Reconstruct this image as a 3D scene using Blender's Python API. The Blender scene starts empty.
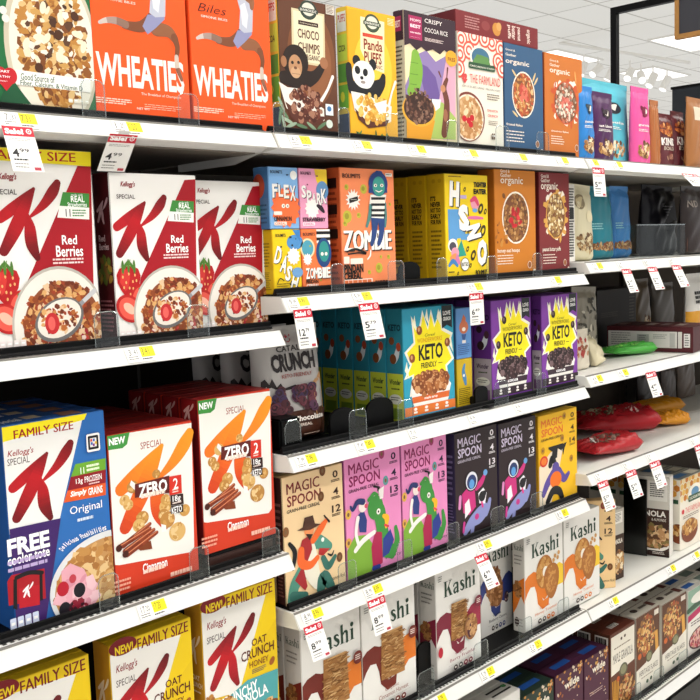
import bpy, bmesh, math, random
from mathutils import Vector, Matrix
S = bpy.context.scene
COL = S.collection
rnd = random.Random(7)
ZO = 1.5                       # height of the survey origin above the floor
W = 1.1                        # width of one shelving section
# ---------------------------------------------------------------- camera (surveyed from the shelf lines)
F = 950.0
YAW, PITCH, ROLL = 0.78833595, -0.10597383, -0.03395563
CAM = Vector((-1.19200284, -1.37077841, 0.18876126 + ZO))
fw = Vector((math.sin(YAW)*math.cos(PITCH), math.cos(YAW)*math.cos(PITCH), math.sin(PITCH)))
rt = Vector((math.cos(YAW), -math.sin(YAW), 0))
up = rt.cross(fw)
c_, s_ = math.cos(ROLL), math.sin(ROLL)
rt2 = rt*c_ + up*s_
up2 = -rt*s_ + up*c_
cd = bpy.data.cameras.new('camera'); cam = bpy.data.objects.new('camera', cd); COL.objects.link(cam)
cd.sensor_width = 36; cd.lens = 36*F/700; cd.clip_start = .05; cd.clip_end = 100
cam.matrix_world = Matrix(((rt2.x, up2.x, -fw.x, CAM.x), (rt2.y, up2.y, -fw.y, CAM.y), (rt2.z, up2.z, -fw.z, CAM.z), (0, 0, 0, 1)))
S.camera = cam
def ray(px, py): return (fw*F + rt2*(px-350) + up2*(350-py)).normalized()
def atY(px, py, Y):
    d = ray(px, py); return CAM + d*((Y-CAM.y)/d.y)
def atZ(px, py, Z):
    d = ray(px, py); return CAM + d*((Z-CAM.z)/d.z)
def atX(px, py, X):
    d = ray(px, py); return CAM + d*((X-CAM.x)/d.x)
def proj(P):
    q = Vector(P)-CAM; z = q.dot(fw)
    return (350+F*q.dot(rt2)/z, 350-F*q.dot(up2)/z)
def solveY(X, Z, px, y0=-.2, y1=.6, n=1600):
    best = None
    for i in range(n+1):
        y = y0+(y1-y0)*i/n; e = abs(proj((X, y, Z))[0]-px)
        if best is None or e < best[0]: best = (e, y)
    return best[1]
# lip-top heights of every shelf
SH = {k: v+ZO for k, v in dict(A0=.4102, B0=.4102, C0=.4102, A1=.0407, A2=-.3994, A3=-.80, B1=.1019, B2=-.2089, B3=-.5257, B4=-.8496,
      C1=.1306, C2=-.1826, C3=-.4597, C4=-.8496, B5=-1.244, C5=-1.244, D0=.4102, D1=.1306, D2=-.20, D3=-.4597, D4=-.8496, D5=-1.244).items()}
# ---------------------------------------------------------------- materials
MATS = {}
def lin(c): return c/12.92 if c <= .04045 else ((c+.055)/1.055)**2.4
def rgb(h):
    h = h.lstrip('#'); return tuple(lin(int(h[i:i+2], 16)/255) for i in (0, 2, 4))+(1,)
def M(h, rough=.5, metal=0, spec=.3, noise=0, scale=30):
    k = (h, rough, metal, spec, noise, scale)
    if k in MATS: return MATS[k]
    m = bpy.data.materials.new('print_'+h.lstrip('#')); m.use_nodes = True
    b = m.node_tree.nodes['Principled BSDF']
    b.inputs['Base Color'].default_value = rgb(h); b.inputs['Roughness'].default_value = rough
    b.inputs['Metallic'].default_value = metal; b.inputs['Specular IOR Level'].default_value = spec
    if noise:
        nt = m.node_tree
        n = nt.nodes.new('ShaderNodeTexNoise'); n.inputs['Scale'].default_value = scale; n.inputs['Detail'].default_value = 4
        tc = nt.nodes.new('ShaderNodeTexCoord'); nt.links.new(tc.outputs['Object'], n.inputs['Vector'])
        mx = nt.nodes.new('ShaderNodeMix'); mx.data_type = 'RGBA'
        a = rgb(h); mx.inputs[6].default_value = tuple(x*(1-noise) for x in a[:3])+(1,); mx.inputs[7].default_value = tuple(min(1, x*(1+noise)) for x in a[:3])+(1,)
        nt.links.new(n.outputs['Fac'], mx.inputs[0]); nt.links.new(mx.outputs[2], b.inputs['Base Color'])
    MATS[k] = m; return m
def clear_mat(name, tint, fac, rough=.08):
    m = bpy.data.materials.new(name); m.use_nodes = True; nt = m.node_tree; nt.nodes.clear()
    o = nt.nodes.new('ShaderNodeOutputMaterial'); t = nt.nodes.new('ShaderNodeBsdfTransparent'); t.inputs[0].default_value = tint
    g = nt.nodes.new('ShaderNodeBsdfGlossy'); g.inputs['Color'].default_value = (.85, .88, .88, 1); g.inputs['Roughness'].default_value = rough*2
    x = nt.nodes.new('ShaderNodeMixShader'); x.inputs[0].default_value = fac
    nt.links.new(t.outputs[0], x.inputs[1]); nt.links.new(g.outputs[0], x.inputs[2]); nt.links.new(x.outputs[0], o.inputs[0]); return m
CLEAR = clear_mat('clear_plastic', (.93, .95, .95, 1), .035)
CLEARRIM = clear_mat('clear_plastic_edge', (.8, .84, .84, 1), .30)
SHADEM = clear_mat('shade_sheet', (.12, .10, .09, 1), .06)  # dark see-through tint standing in for shade on the granola box
def emis(name, col, st):
    m = bpy.data.materials.new(name); m.use_nodes = True; b = m.node_tree.nodes['Principled BSDF']
    b.inputs['Base Color'].default_value = (.8, .8, .8, 1); b.inputs['Emission Color'].default_value = col; b.inputs['Emission Strength'].default_value = st; return m
# ---------------------------------------------------------------- objects
def link(name, me, mats, parent=None, loc=None):
    o = bpy.data.objects.new(name, me); COL.objects.link(o)
    for m in mats: me.materials.append(m)
    if parent: o.parent = parent
    if loc is not None: o.location = loc
    return o
def tag(o, label, cat, group=None, kind=None):
    if label: o['label'] = label
    if cat: o['category'] = cat
    if group: o['group'] = group
    if kind: o['kind'] = kind
    return o
def empty(name, loc, rz=0):
    o = bpy.data.objects.new(name, None); COL.objects.link(o); o.location = loc; o.rotation_euler = (0, 0, rz); o.empty_display_size = .05
    return o
class MB:
    """collects plain shapes, builds ONE mesh object"""
    def __init__(s): s.v = []; s.f = []; s.m = []; s.mats = []; s.g = []
    def mi(s, m):
        if m not in s.mats: s.mats.append(m)
        return s.mats.index(m)
    def add(s, v, f, m):
        o = len(s.v); k = s.mi(m); s.v += [tuple(p) for p in v]; s.g.append((len(s.f), len(s.f)+len(f)))
        for q in f: s.f.append([i+o for i in q]); s.m.append(k)
    def box(s, x0, x1, y0, y1, z0, z1, m):
        v = [(x, y, z) for z in (z0, z1) for y in (y0, y1) for x in (x0, x1)]
        s.add(v, [(0, 2, 3, 1), (4, 5, 7, 6), (0, 1, 5, 4), (2, 6, 7, 3), (0, 4, 6, 2), (1, 3, 7, 5)], m)
    def prism(s, prof, x0, x1, m):          # profile in (y,z) extruded along x
        n = len(prof); v = [(x0, y, z) for y, z in prof]+[(x1, y, z) for y, z in prof]
        s.add(v, [tuple(range(n)), tuple(range(2*n-1, n-1, -1))]+[(i, i+n, (i+1) % n+n, (i+1) % n) for i in range(n)], m)
    def plate(s, outl, y0, y1, m, mrim=None):  # outline in (x,z), thick along y
        n = len(outl); v = [(x, y0, z) for x, z in outl]+[(x, y1, z) for x, z in outl]
        s.add(v, [tuple(range(n)), tuple(range(2*n-1, n-1, -1))], m)
        s.add(v, [(i, i+n, (i+1) % n+n, (i+1) % n) for i in range(n)], mrim or m)
    def tube(s, pts, r, m, n=8):
        rings = []
        for i, p in enumerate(pts):
            p = Vector(p); a = Vector(pts[max(i-1, 0)]); b = Vector(pts[min(i+1, len(pts)-1)]); d = (b-a).normalized()
            e = d.cross(Vector((0, 0, 1)));
            if e.length < 1e-3: e = d.cross(Vector((1, 0, 0)))
            e.normalize(); g = d.cross(e)
            rings.append([p+(e*math.cos(t)+g*math.sin(t))*r for t in [2*math.pi*k/n for k in range(n)]])
        v = [q for R_ in rings for q in R_]; f = []
        for i in range(len(rings)-1):
            for k in range(n): f.append((i*n+k, i*n+(k+1) % n, (i+1)*n+(k+1) % n, (i+1)*n+k))
        f += [tuple(range(n)), tuple(range((len(rings)-1)*n, len(rings)*n))]
        s.add(v, f, m)
    def build(s, name, parent=None, loc=None, bevel=0, smooth=False):
        me = bpy.data.meshes.new(name); me.from_pydata(s.v, [], s.f); me.update()
        for p, k in zip(me.polygons, s.m): p.material_index = k
        bm = bmesh.new(); bm.from_mesh(me)
        bmesh.ops.recalc_face_normals(bm, faces=bm.faces)
        if bevel: bmesh.ops.bevel(bm, geom=[e for e in bm.edges if e.calc_face_angle(0) > .5], offset=bevel, segments=2, affect='EDGES', clamp_overlap=True)
        bm.to_mesh(me); bm.free()
        if smooth:
            for p in me.polygons: p.use_smooth = True
        return link(name, me, s.mats, parent, loc)
# ---------------------------------------------------------------- lettering
GL = {}
def glyphs(t, bold=0., shear=0., space=1.):
    k = (t, bold, shear, space)
    if k in GL: return GL[k]
    cu = bpy.data.curves.new('lettering', 'FONT'); cu.body = t; cu.offset = bold; cu.shear = shear; cu.space_character = space; cu.resolution_u = 2
    ob = bpy.data.objects.new('lettering', cu); COL.objects.link(ob)
    bpy.context.view_layer.update()
    me = ob.evaluated_get(bpy.context.evaluated_depsgraph_get()).to_mesh()
    v = [(p.co.x, p.co.y) for p in me.vertices]; f = [tuple(p.vertices) for p in me.polygons]
    x0 = min(p[0] for p in v); x1 = max(p[0] for p in v); y0 = min(p[1] for p in v); y1 = max(p[1] for p in v)
    v = [((x-x0)/(x1-x0), (y1-y)/(y1-y0)) for x, y in v]
    asp = (x1-x0)/(y1-y0)
    bpy.data.objects.remove(ob); bpy.data.curves.remove(cu)
    GL[k] = (v, f, asp); return GL[k]
def catmull(P, n=6):
    out = []
    for i in range(len(P)-1):
        p0, p1, p2, p3 = P[max(i-1, 0)], P[i], P[i+1], P[min(i+2, len(P)-1)]
        for k in range(n):
            t = k/n
            out.append(tuple(.5*((2*b)+(-a+c)*t+(2*a-5*b+4*c-d)*t*t+(-a+3*b-3*c+d)*t**3) for a, b, c, d in zip(p0, p1, p2, p3)))
    out.append(tuple(P[-1])); return out
class Art:
    """printed artwork laid on one face: u 0..1 to the right, t 0..1 downwards"""
    def __init__(s, fn, w, h, step=.00003, base=.0004):
        s.fn, s.w, s.h, s.step, s.off = fn, w, h, step, base
        s.parts = {}; s.cur = 'front_print'; s.rnd = random.Random(3)
    def part(s, n): s.cur = n; return s
    def mb(s):
        if s.cur not in s.parts: s.parts[s.cur] = MB()
        return s.parts[s.cur]
    def faces(s, pts, f, c):
        s.off += s.step
        s.mb().add([s.fn(u, t, s.off) for u, t in pts], f, c if not isinstance(c, str) else M(c))
    def poly(s, pts, c): s.faces(pts, [tuple(range(len(pts)))], c)
    def rect(s, u0, t0, u1, t1, c): s.poly([(u0, t0), (u1, t0), (u1, t1), (u0, t1)], c)
    def rrect(s, u0, t0, u1, t1, r, c, corners=(1, 1, 1, 1), n=5):
        ru, rt_ = r/s.w, r/s.h; P = []
        for (cx, cy, a0, on, ex, ey) in ((u1-ru, t0+rt_, -90, corners[1], u1, t0), (u1-ru, t1-rt_, 0, corners[2], u1, t1), (u0+ru, t1-rt_, 90, corners[3], u0, t1), (u0+ru, t0+rt_, 180, corners[0], u0, t0)):
            if not on: P.append((ex, ey)); continue
            for k in range(n+1):
                a = math.radians(a0+90*k/n); P.append((cx+ru*math.cos(a), cy+rt_*math.sin(a)))
        s.poly(P, c)
    def ell(s, cu, ct, ru, rt_, c, n=28, a0=0, a1=360, rot=0):
        P = []
        for k in range(n+(0 if a1-a0 >= 360 else 1)):
            a = math.radians(a0+(a1-a0)*k/n); x, y = ru*math.cos(a)*s.w, rt_*math.sin(a)*s.h
            if rot: q = math.radians(rot); x, y = x*math.cos(q)-y*math.sin(q), x*math.sin(q)+y*math.cos(q)
            P.append((cu+x/s.w, ct+y/s.h))
        s.poly(P, c)
    def clip(s, P):  return [(min(max(u, 0), 1), min(max(t, 0), 1)) for u, t in P]
    def cell(s, cu, ct, ru, rt_, c, n=40):   # ellipse cropped by the face edges
        s.poly(s.clip([(cu+ru*math.cos(2*math.pi*k/n), ct+rt_*math.sin(2*math.pi*k/n)) for k in range(n)]), c)
    def ribbon(s, pts, cols, n=7, grad=None):           # pts: (u,t,width in units of face width)
        P = [(u*s.w, t*s.h, w*s.w) for u, t, w in pts]; Q = catmull(P, n)
        L, R = [], []
        for i, q in enumerate(Q):
            a = Q[max(i-1, 0)]; b = Q[min(i+1, len(Q)-1)]; dx, dy = b[0]-a[0], b[1]-a[1]; l = math.hypot(dx, dy) or 1
            nx, ny = -dy/l, dx/l; w = max(q[2], 1e-5)/2
            L.append((q[0]+nx*w, q[1]+ny*w)); R.append((q[0]-nx*w, q[1]-ny*w))
        if isinstance(cols, str): cols = [cols]
        s.off += s.step; m = s.mb(); N = len(Q)-1
        nor = lambda p: s.fn(p[0]/s.w, p[1]/s.h, s.off)
        if len(cols) == 1: grad = None
        if grad:                              # printed colour run down the letter
            g0, g1 = grad
            def pick(t):
                x = min(max((t/s.h-g0)/(g1-g0), 0), .9999)*(len(cols)-1); k = int(x); f = round((x-k)*5)/5
                ca, cb = cols[k].lstrip('#'), cols[k+1].lstrip('#')
                return '#'+''.join('%02x' % round(int(ca[j:j+2], 16)*(1-f)+int(cb[j:j+2], 16)*f) for j in (0, 2, 4))
            for i in range(N): m.add([nor(L[i]), nor(L[i+1]), nor(R[i+1]), nor(R[i])], [(0, 1, 2, 3)], M(pick((Q[i][1]+Q[i+1][1])/2)))
        for i in range(N if not grad else 0):
            m.add([nor(L[i]), nor(L[i+1]), nor(R[i+1]), nor(R[i])], [(0, 1, 2, 3)], M(cols[min(len(cols)-1, i*len(cols)//N)]))
        for q, d, c in ((Q[0], (Q[0][0]-Q[1][0], Q[0][1]-Q[1][1]), cols[0]), (Q[-1], (Q[-1][0]-Q[-2][0], Q[-1][1]-Q[-2][1]), cols[-1])):
            a = math.atan2(d[1], d[0]); w = q[2]/2
            m.add([nor((q[0]+w*math.cos(a+math.radians(g)), q[1]+w*math.sin(a+math.radians(g)))) for g in range(-90, 91, 30)], [tuple(range(7))], M(pick(q[1]) if grad else (cols[0] if q is Q[0] else cols[-1])))
    def text(s, t, a, b, c, bold=.02, shear=0., rot=0, space=1.):    # fitted between its top-left a and bottom-right b
        thick = bold if 'M' in t else 0      # the letter M is thickened by overprinting
        v, f, asp = glyphs(t, 0 if thick else bold, shear, space)
        P = [(a[0]+(b[0]-a[0])*x, a[1]+(b[1]-a[1])*y) for x, y in v]
        if rot:
            q = math.radians(rot); cx, cy = (a[0]+b[0])/2, (a[1]+b[1])/2; O = []
            for u, w in P:
                x, y = (u-cx)*s.w, (w-cy)*s.h; O.append((cx+(x*math.cos(q)-y*math.sin(q))/s.w, cy+(x*math.sin(q)+y*math.cos(q))/s.h))
            P = O
        if thick:
            g = thick*.9*(b[1]-a[1])*s.h/s.w; s.faces([(u-g, w) for u, w in P], f, c); s.faces([(u+g, w) for u, w in P], f, c)
        s.faces(P, f, c)
    def vtext(s, t, u0, t0, u1, t1, c, bold=.02, ccw=True):            # lettering running up or down the face
        v, f, asp = glyphs(t, bold, 0, 1.)
        P = [(u0+(u1-u0)*y, t1-(t1-t0)*x) for x, y in v] if ccw else [(u1-(u1-u0)*y, t0+(t1-t0)*x) for x, y in v]
        s.faces(P, f, c)
    def lines(s, u0, t0, u1, t1, n, c, fill=.45, ragged=.25, align='l'):  # small print too small to read
        dt = (t1-t0)/n; s.off += s.step; m = s.mb()
        for i in range(n):
            e = (u1-u0)*(1-ragged*s.rnd.random()); a = u0 if align == 'l' else u0+((u1-u0)-e)/2
            x = a
            while x < a+e:
                l = min((u1-u0)*s.rnd.uniform(.06, .18), a+e-x); 
                m.add([s.fn(p, q, s.off) for p, q in ((x, t0+i*dt), (x+l, t0+i*dt), (x+l, t0+(i+fill)*dt), (x, t0+(i+fill)*dt))], [(0, 1, 2, 3)], M(c)); x += l+(u1-u0)*.02
    def flakes(s, cu, ct, ru, rt_, pal, n, size, kind='flake', crop=True, power=.5, lim=None):
        m = s.mb(); r = s.rnd
        for i in range(n):
            a = r.random()*2*math.pi; d = r.random()**power; u = cu+ru*d*math.cos(a); t = ct+rt_*d*math.sin(a)
            if lim and ((u-lim[0])/lim[2])**2+((t-lim[1])/lim[3])**2 > 1: continue
            sz = size*r.uniform(.7, 1.3); k = 9 if kind == 'ball' else r.choice((5, 6, 7)); e = 1 if kind == 'ball' else r.uniform(.45, .95); q = r.random()*3.14
            P = []
            for j in range(k):
                g = 2*math.pi*j/k; w = 1 if kind == 'ball' else r.uniform(.75, 1.15); x, y = sz*w*math.cos(g), sz*w*e*math.sin(g)
                P.append((u+(x*math.cos(q)-y*math.sin(q))/s.w, t+(x*math.sin(q)+y*math.cos(q))/s.h))
            if crop: P = s.clip(P)
            s.off += .0000012
            m.add([s.fn(*p, s.off) for p in P], [tuple(range(k))], M(r.choice(pal)))
            if kind == 'ball':      # printed highlight dot of each puff
                s.off += .0000015
                m.add([s.fn(u+(-.3*sz+.35*sz*math.cos(g))/s.w, t+(-.35*sz+.35*sz*math.sin(g))/s.h, s.off) for g in (0, 1.2, 2.5, 3.7, 5)], [(0, 1, 2, 3, 4)], M(pal[-1]))
    def star(s, cu, ct, r0, r1, n, c, rot=0, jitter=0):
        P = []
        for k in range(2*n):
            r = (r1 if k % 2 else r0)*(1+jitter*(s.rnd.random()-.5)); a = math.pi*k/n+rot; P.append((cu+r*math.cos(a)/s.w, ct+r*math.sin(a)/s.h))
        s.poly(P, c)
    def build(s, root):
        for n, m in s.parts.items():
            for P in pieces(m):               # prints that sit well apart become parts of their own
                idx = {}; v = []; f = []
                for k in P:
                    q = []
                    for i in m.f[k]:
                        if i not in idx: idx[i] = len(v); v.append(m.v[i])
                        q.append(idx[i])
                    f.append(q)
                me = bpy.data.meshes.new(n); me.from_pydata(v, [], f); me.update()
                used = sorted({m.m[k] for k in P}); mm = {k: i for i, k in enumerate(used)}
                for p, k in zip(me.polygons, P): p.material_index = mm[m.m[k]]
                link(n, me, [m.mats[k] for k in used], root)
def pieces(m):
    grp = m.g; n = len(grp); box = []
    for a, b in grp:
        vs = [m.v[i] for k in range(a, b) for i in m.f[k]]
        box.append(tuple(min(v[i] for v in vs) for i in range(3))+tuple(max(v[i] for v in vs) for i in range(3)))
    size = [max(q[3+i]-q[i] for i in range(3)) for q in box]; par = list(range(n))
    def find(i):
        while par[i] != i: par[i] = par[par[i]]; i = par[i]
        return i
    order = sorted(range(n), key=lambda i: -size[i])
    for x in range(n):
        i = order[x]
        for y in range(x+1, n):
            j = order[y]
            if find(i) == find(j): continue
            A_, B_ = box[i], box[j]; d = math.sqrt(sum(max(0, A_[k]-B_[3+k], B_[k]-A_[3+k])**2 for k in range(3)))
            if d <= max(.0195, .49*max(size[i], size[j])): par[find(j)] = find(i)
    out = {}
    for i, (a, b) in enumerate(grp): out.setdefault(find(i), []).extend(range(a, b))
    return list(out.values())
# ---------------------------------------------------------------- cartons
FR = {}      # name -> (x0,x1,z0,ztop,Y)
class Ref:
    """reads artwork positions off a survey crop of one carton's front (crop origin x,y and scale)"""
    def __init__(s, key, x, y, k): s.q, s.x, s.y, s.k = FR[key], x, y, k
    def __call__(s, x, y):
        x0, x1, z0, z1, Y = s.q; P = atY(s.x+x*s.k, s.y+y*s.k, Y); return ((P.x-x0)/(x1-x0), (z1-P.z)/(z1-z0))
def frame(key, shelf, tl, tr, Y, h=None, w=None, lift=0):
    z0 = SH[shelf]+(.0036 if shelf[0] in 'AB' or shelf[1] == '5' else .0006)+lift
    a = atY(*tl, Y); b = atY(*tr, Y)
    zt = (a.z+b.z)/2 if h is None else z0+h
    x0, x1 = a.x, b.x
    if w: x0 = x1-w
    FR[key] = (x0, x1, z0, zt, Y)
def carton(key, depth, front, side, top, label, art=None, sart=None, tart=None, cat='cereal box', group=None, yaw=0, name='cereal_box', behind=0, gap=.004, blabel=None, sx=0, edge=None, dz=0):
    x0, x1, z0, z1, Y = FR[key]; w, h = x1-x0, z1-z0
    roots = []
    for i in range(behind+1):
        rx = (x0+x1)/2+sx*i
        r = empty(name, (rx, Y+i*(depth+gap), z0+dz*i), yaw)
        if i == 0: tag(r, label, cat, group)
        else: tag(r, blabel[i-1] if isinstance(blabel, (list, tuple)) else blabel % ('second', 'third', 'fourth', 'fifth', 'sixth', 'seventh')[i-1], cat, group)
        bm = bmesh.new(); bmesh.ops.create_cube(bm, size=1)
        for v in bm.verts: v.co = Vector((v.co.x*w, (v.co.y+.5)*depth, (v.co.z+.5)*h))
        bmesh.ops.bevel(bm, geom=bm.edges[:], offset=.0011, segments=2, affect='EDGES')
        for f in bm.faces:
            n = f.normal
            f.material_index = 0 if n.y < -.75 else (2 if n.z > .75 else 1)
        me = bpy.data.meshes.new('carton'); bm.to_mesh(me); bm.free()
        link('carton', me, [M(front), M(side), M(top)], r)
        fl = MB(); fl.box(-w/2+.001, w/2-.001, depth*.42, depth-.0012, h-.0002, h+.0007, M(top)); fl.build('top_flap', r)
        if art and i == 0:
            A = Art(lambda u, t, o: (-w/2+.0008+u*(w-.0016), -o, h-.0008-t*(h-.0016)), w, h); art(A); A.build(r)
        if sart:
            B = Art(lambda u, t, o: (-w/2-o, depth-.0008-u*(depth-.0016), h-.0008-t*(h-.0016)), depth, h); B.cur = 'side_print'; sart(B); B.build(r)
        if tart:
            B = Art(lambda u, t, o: (-w/2+u*w, depth*(1-t), h+.0005+o), w, depth); B.cur = 'top_print'; tart(B); B.build(r)
        roots.append(r)
    return roots
LIGHT_PANEL, WORLD, EXPO = 18, .88, -.18
SPOTM = emis('spot_lamp', (1, 1, 1, 1), 1.5)
# ---------------------------------------------------------------- the room
CEIL = 4.3
def struct(o): o['kind'] = 'structure'; return o
fm = M('#d8d4cc', .25, noise=.05, scale=3)
m = MB(); m.box(-5, 6.5, -6, 1.2, -.05, 0, fm); struct(m.build('floor'))
def ceiling_mat():
    mt = bpy.data.materials.new('ceiling_tiles'); mt.use_nodes = True; nt = mt.node_tree; b = nt.nodes['Principled BSDF']; b.inputs['Roughness'].default_value = .9
    tc = nt.nodes.new('ShaderNodeTexCoord'); br = nt.nodes.new('ShaderNodeTexBrick')
    br.offset = 0; br.inputs['Scale'].default_value = 1; br.inputs['Mortar Size'].default_value = .014; br.inputs['Brick Width'].default_value = 1.22; br.inputs['Row Height'].default_value = .61; br.inputs['Mortar Smooth'].default_value = .2
    br.inputs['Color1'].default_value = rgb('#fbf9f3'); br.inputs['Color2'].default_value = rgb('#f8f6ef'); br.inputs['Mortar'].default_value = rgb('#c9c5bc')
    nt.links.new(tc.outputs['Object'], br.inputs['Vector']); nt.links.new(br.outputs['Color'], b.inputs['Base Color']); return mt
m = MB(); m.box(-6, 24, -9, 11, CEIL, CEIL+.05, ceiling_mat()); struct(m.build('ceiling'))
m = MB(); m.box(4, 24, 11, 11.1, 0, CEIL, M('#dedbd4', .8, noise=.02)); struct(m.build('wall_back'))
LIT = emis('ceiling_panel_light', (1, .97, .92, 1), LIGHT_PANEL)
LITFAR = emis('far_ceiling_panel_light', (1, .98, .95, 1), 1.5)
FRAMEM = M('#e9e7e0', .5)
def panel(x, y, label, grp='ceiling light panels', lit=None):
    r = empty('ceiling_light', (x, y, CEIL)); tag(r, label, 'ceiling light', grp)
    f = MB()
    for a in ((-.62, .62, -.32, -.295), (-.62, .62, .295, .32), (-.62, -.595, -.295, .295), (.595, .62, -.295, .295)): f.box(*a, -.02, .004, FRAMEM)
    f.build('light_frame', r)
    d = MB(); d.box(-.595, .595, -.295, .295, -.012, -.002, lit or LIT); d.build('diffuser', r)
# ---------------------------------------------------------------- shelving
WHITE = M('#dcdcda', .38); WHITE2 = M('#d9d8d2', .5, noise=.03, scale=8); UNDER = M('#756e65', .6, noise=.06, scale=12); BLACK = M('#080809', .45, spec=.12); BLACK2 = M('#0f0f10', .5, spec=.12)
LH, LS = .0294, .0168        # price channel: height and forward slant
SEC = dict(A=(-1.1, -.004), B=(.004, W-.004), C=(W+.004, 2.196), D=(2.204, 3.3), E=(3.308, 4.9))
SN = dict(A='left section', B='middle section', C='right section', D='far right section', E='farthest section')
ORD = ['top', 'second', 'third', 'fourth', 'fifth', 'bottom']
def shelf(key, depth=.47):
    sec, i = key[0], int(key[1]); x0, x1 = SEC[sec]; z = SH[key]
    r = empty('gondola_shelf', ((x0+x1)/2, 0, z-.035)); w = (x1-x0)/2; Z = .035
    tag(r, {'A': 'white-lipped %s shelf of the left section holding tall cereal boxes', 'B': 'white-lipped %s shelf of the middle section with black tray rails', 'C': 'pale %s shelf of the right section without tray rails', 'D': 'pale %s shelf of the far right section', 'E': 'distant %s shelf at the end of the aisle'}[sec] % ORD[i], 'shelf', 'gondola shelves')
    m = MB(); m.prism([(0, Z), (depth, Z), (depth, Z-.03), (.03, Z-.034), (.012, Z-.028), (.004, Z-.012)], -w, w, WHITE2 if sec in 'CDE' else WHITE); m.build('deck', r)
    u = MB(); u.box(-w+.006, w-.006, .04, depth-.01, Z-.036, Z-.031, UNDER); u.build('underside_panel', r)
    m = MB(); m.prism([(0, Z+.0005), (-.002, Z-.0012), (-LS-.0015, Z-LH), (-LS+.001, Z-LH-.001), (.0015, Z-.003)], -w, w, WHITE)
    m.build('price_channel', r)
    m = MB(); m.prism([(-.0022, Z+.0012), (.0012, Z+.0014), (.0012, Z-.0003), (-.003, Z-.0018)], -w, w, M('#7c7974', .5)); m.build('channel_bead', r)
    for sx in (-w-.0016, w+.0004):
        e = MB(); e.prism([(-LS, Z-LH), (0, Z), (.10, Z), (.30, Z-.004), (.30, Z-.05), (.12, Z-.05), (.05, Z-.036)], sx, sx+.0012, WHITE2); e.build('end_bracket', r)
    if sec in 'AB' or i == 5:
        s = MB(); n = int(2*w/.0125)
        for k in range(n): s.box(-w+.006+k*.0125, -w+.0125+k*.0125, .0085, .0140, Z-.0002, Z+.0004, M('#33312e'))
        s.build('slot_row', r)
    return r
def rail(key, y=.018):
    sec = key[0]; x0, x1 = SEC[sec]; z = SH[key]; w = (x1-x0)/2
    r = empty('pusher_tray', ((x0+x1)/2, y, z+.0008)); tag(r, 'black plastic tray rail along the %s shelf of the %s' % (ORD[int(key[1])], SN[sec]), 'tray rail', 'black tray rails')
    m = MB(); m.prism([(0, 0), (0, .013), (.003, .015), (.006, .013), (.009, .004), (.012, .0025), (.38, .0025), (.38, 0)], -w+.004, w-.004, BLACK); m.build('tray_base', r)
    m = MB(); m.prism([(-.004, 0), (-.004, .004), (0, .006), (0, 0)], -w+.004, w-.004, M('#1c1c1d', .4, spec=.2)); m.build('tray_lip', r)
for k in ('A0', 'A1', 'A2', 'A3', 'B0', 'B1', 'B2', 'B3', 'B4', 'B5', 'C0', 'C1', 'C2', 'C3', 'C4', 'C5', 'D0', 'D1', 'D2', 'D3', 'D4', 'D5', 'E0', 'E1'):
    if k[0] == 'E': SH[k] = SH['D'+k[1]]
    shelf(k)
for k in ('A0', 'A1', 'A2', 'A3', 'B0', 'B1', 'B2', 'B3', 'B4', 'B5', 'C5', 'D5'): rail(k)
BACKM = {'A': M('#1d1a17', .8, spec=.1, noise=.1), 'B': M('#1d1a17', .8, spec=.1, noise=.1), 'C': M('#453d35', .8, spec=.15, noise=.12), 'D': M('#453d35', .8, spec=.15, noise=.12), 'E': M('#453d35', .8, spec=.15, noise=.12)}
for s_, (x0, x1) in SEC.items():
    r = empty('shelving_panel', ((x0+x1)/2, .5, 0)); tag(r, 'steel back panel and slotted upright behind the shelves of the %s' % SN[s_], 'back panel')
    w = (x1-x0)/2; m = MB(); m.box(-w, w, 0, .02, .1, SH['B0']+.12, BACKM[s_]); m.build('panel', r)
    if s_ in 'CD':
        h = MB()
        for xx in (-w+.02, ): 
            for k in range(56): h.box(xx, xx+.006, -.0135, -.0115, .2+k*.03, .216+k*.03, BLACK2)
        u = MB(); u.box(-w+.005, -w+.04, -.012, .0, .1, SH['B0']+.1, BACKM[s_]); uu = u.build('upright', r); h.build('slot_row', uu)
    k = MB(); k.box(-w, w, -.47, -.02, .0, .16, M('#3c3d3d', .5)); k.build('base_deck', r)
# ---------------------------------------------------------------- where every carton stands
YF = .033
frame('almond', 'A0', (-12, 0), (90, 0), YF, h=.31)
frame('wheat_l', 'A0', (92.5, 50), (187.5, 50), YF, h=.31)
frame('wheat_r', 'A0', (190.5, 50), (270.5, 50), YF, h=.31)
frame('choco', 'B0', (277, -2), (334.6, 2), YF)
frame('panda', 'B0', (346.5, 6.5), (395, 15.5), YF)
frame('cocoa', 'B0', (403, 10), (455, 20.5), YF)
frame('farm', 'B0', (457, 30), (502.3, 41), YF)
frame('org_blue', 'B0', (503.5, 43), (542.5, 49.5), YF)
frame('org_orange', 'B0', (544, 53), (582, 59), YF)
frame('rb_family', 'A1', (-18, 148), (90, 150), YF)
frame('rb_mid', 'A1', (107.8, 171), (195.4, 176.5), YF)
frame('original', 'A2', (1, 427), (103.5, 409.7), YF)
frame('zero_l', 'A2', (106.5, 435), (191.5, 421), YF)
frame('zero_r', 'A2', (197, 398), (270, 391), YF, lift=.03)
frame('rb_right', 'A1', (190, 181), (261.8, 181.3), .06, w=.177)
frame('oat_l', 'A3', (-20, 660), (87.5, 640), YF, h=.325)
frame('oat_m', 'A3', (108, 640), (190.5, 620), YF, h=.325)
frame('oat_r', 'A3', (200, 603), (274.5, 578.6), YF)
frame('zombie', 'B1', (339, 168), (393.4, 169.3), YF)
frame('hsno', 'B1', (444, 173), (487.3, 176), YF)
frame('org_honey', 'B1', (493.7, 166), (535, 168.6), YF, h=.266)
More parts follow.
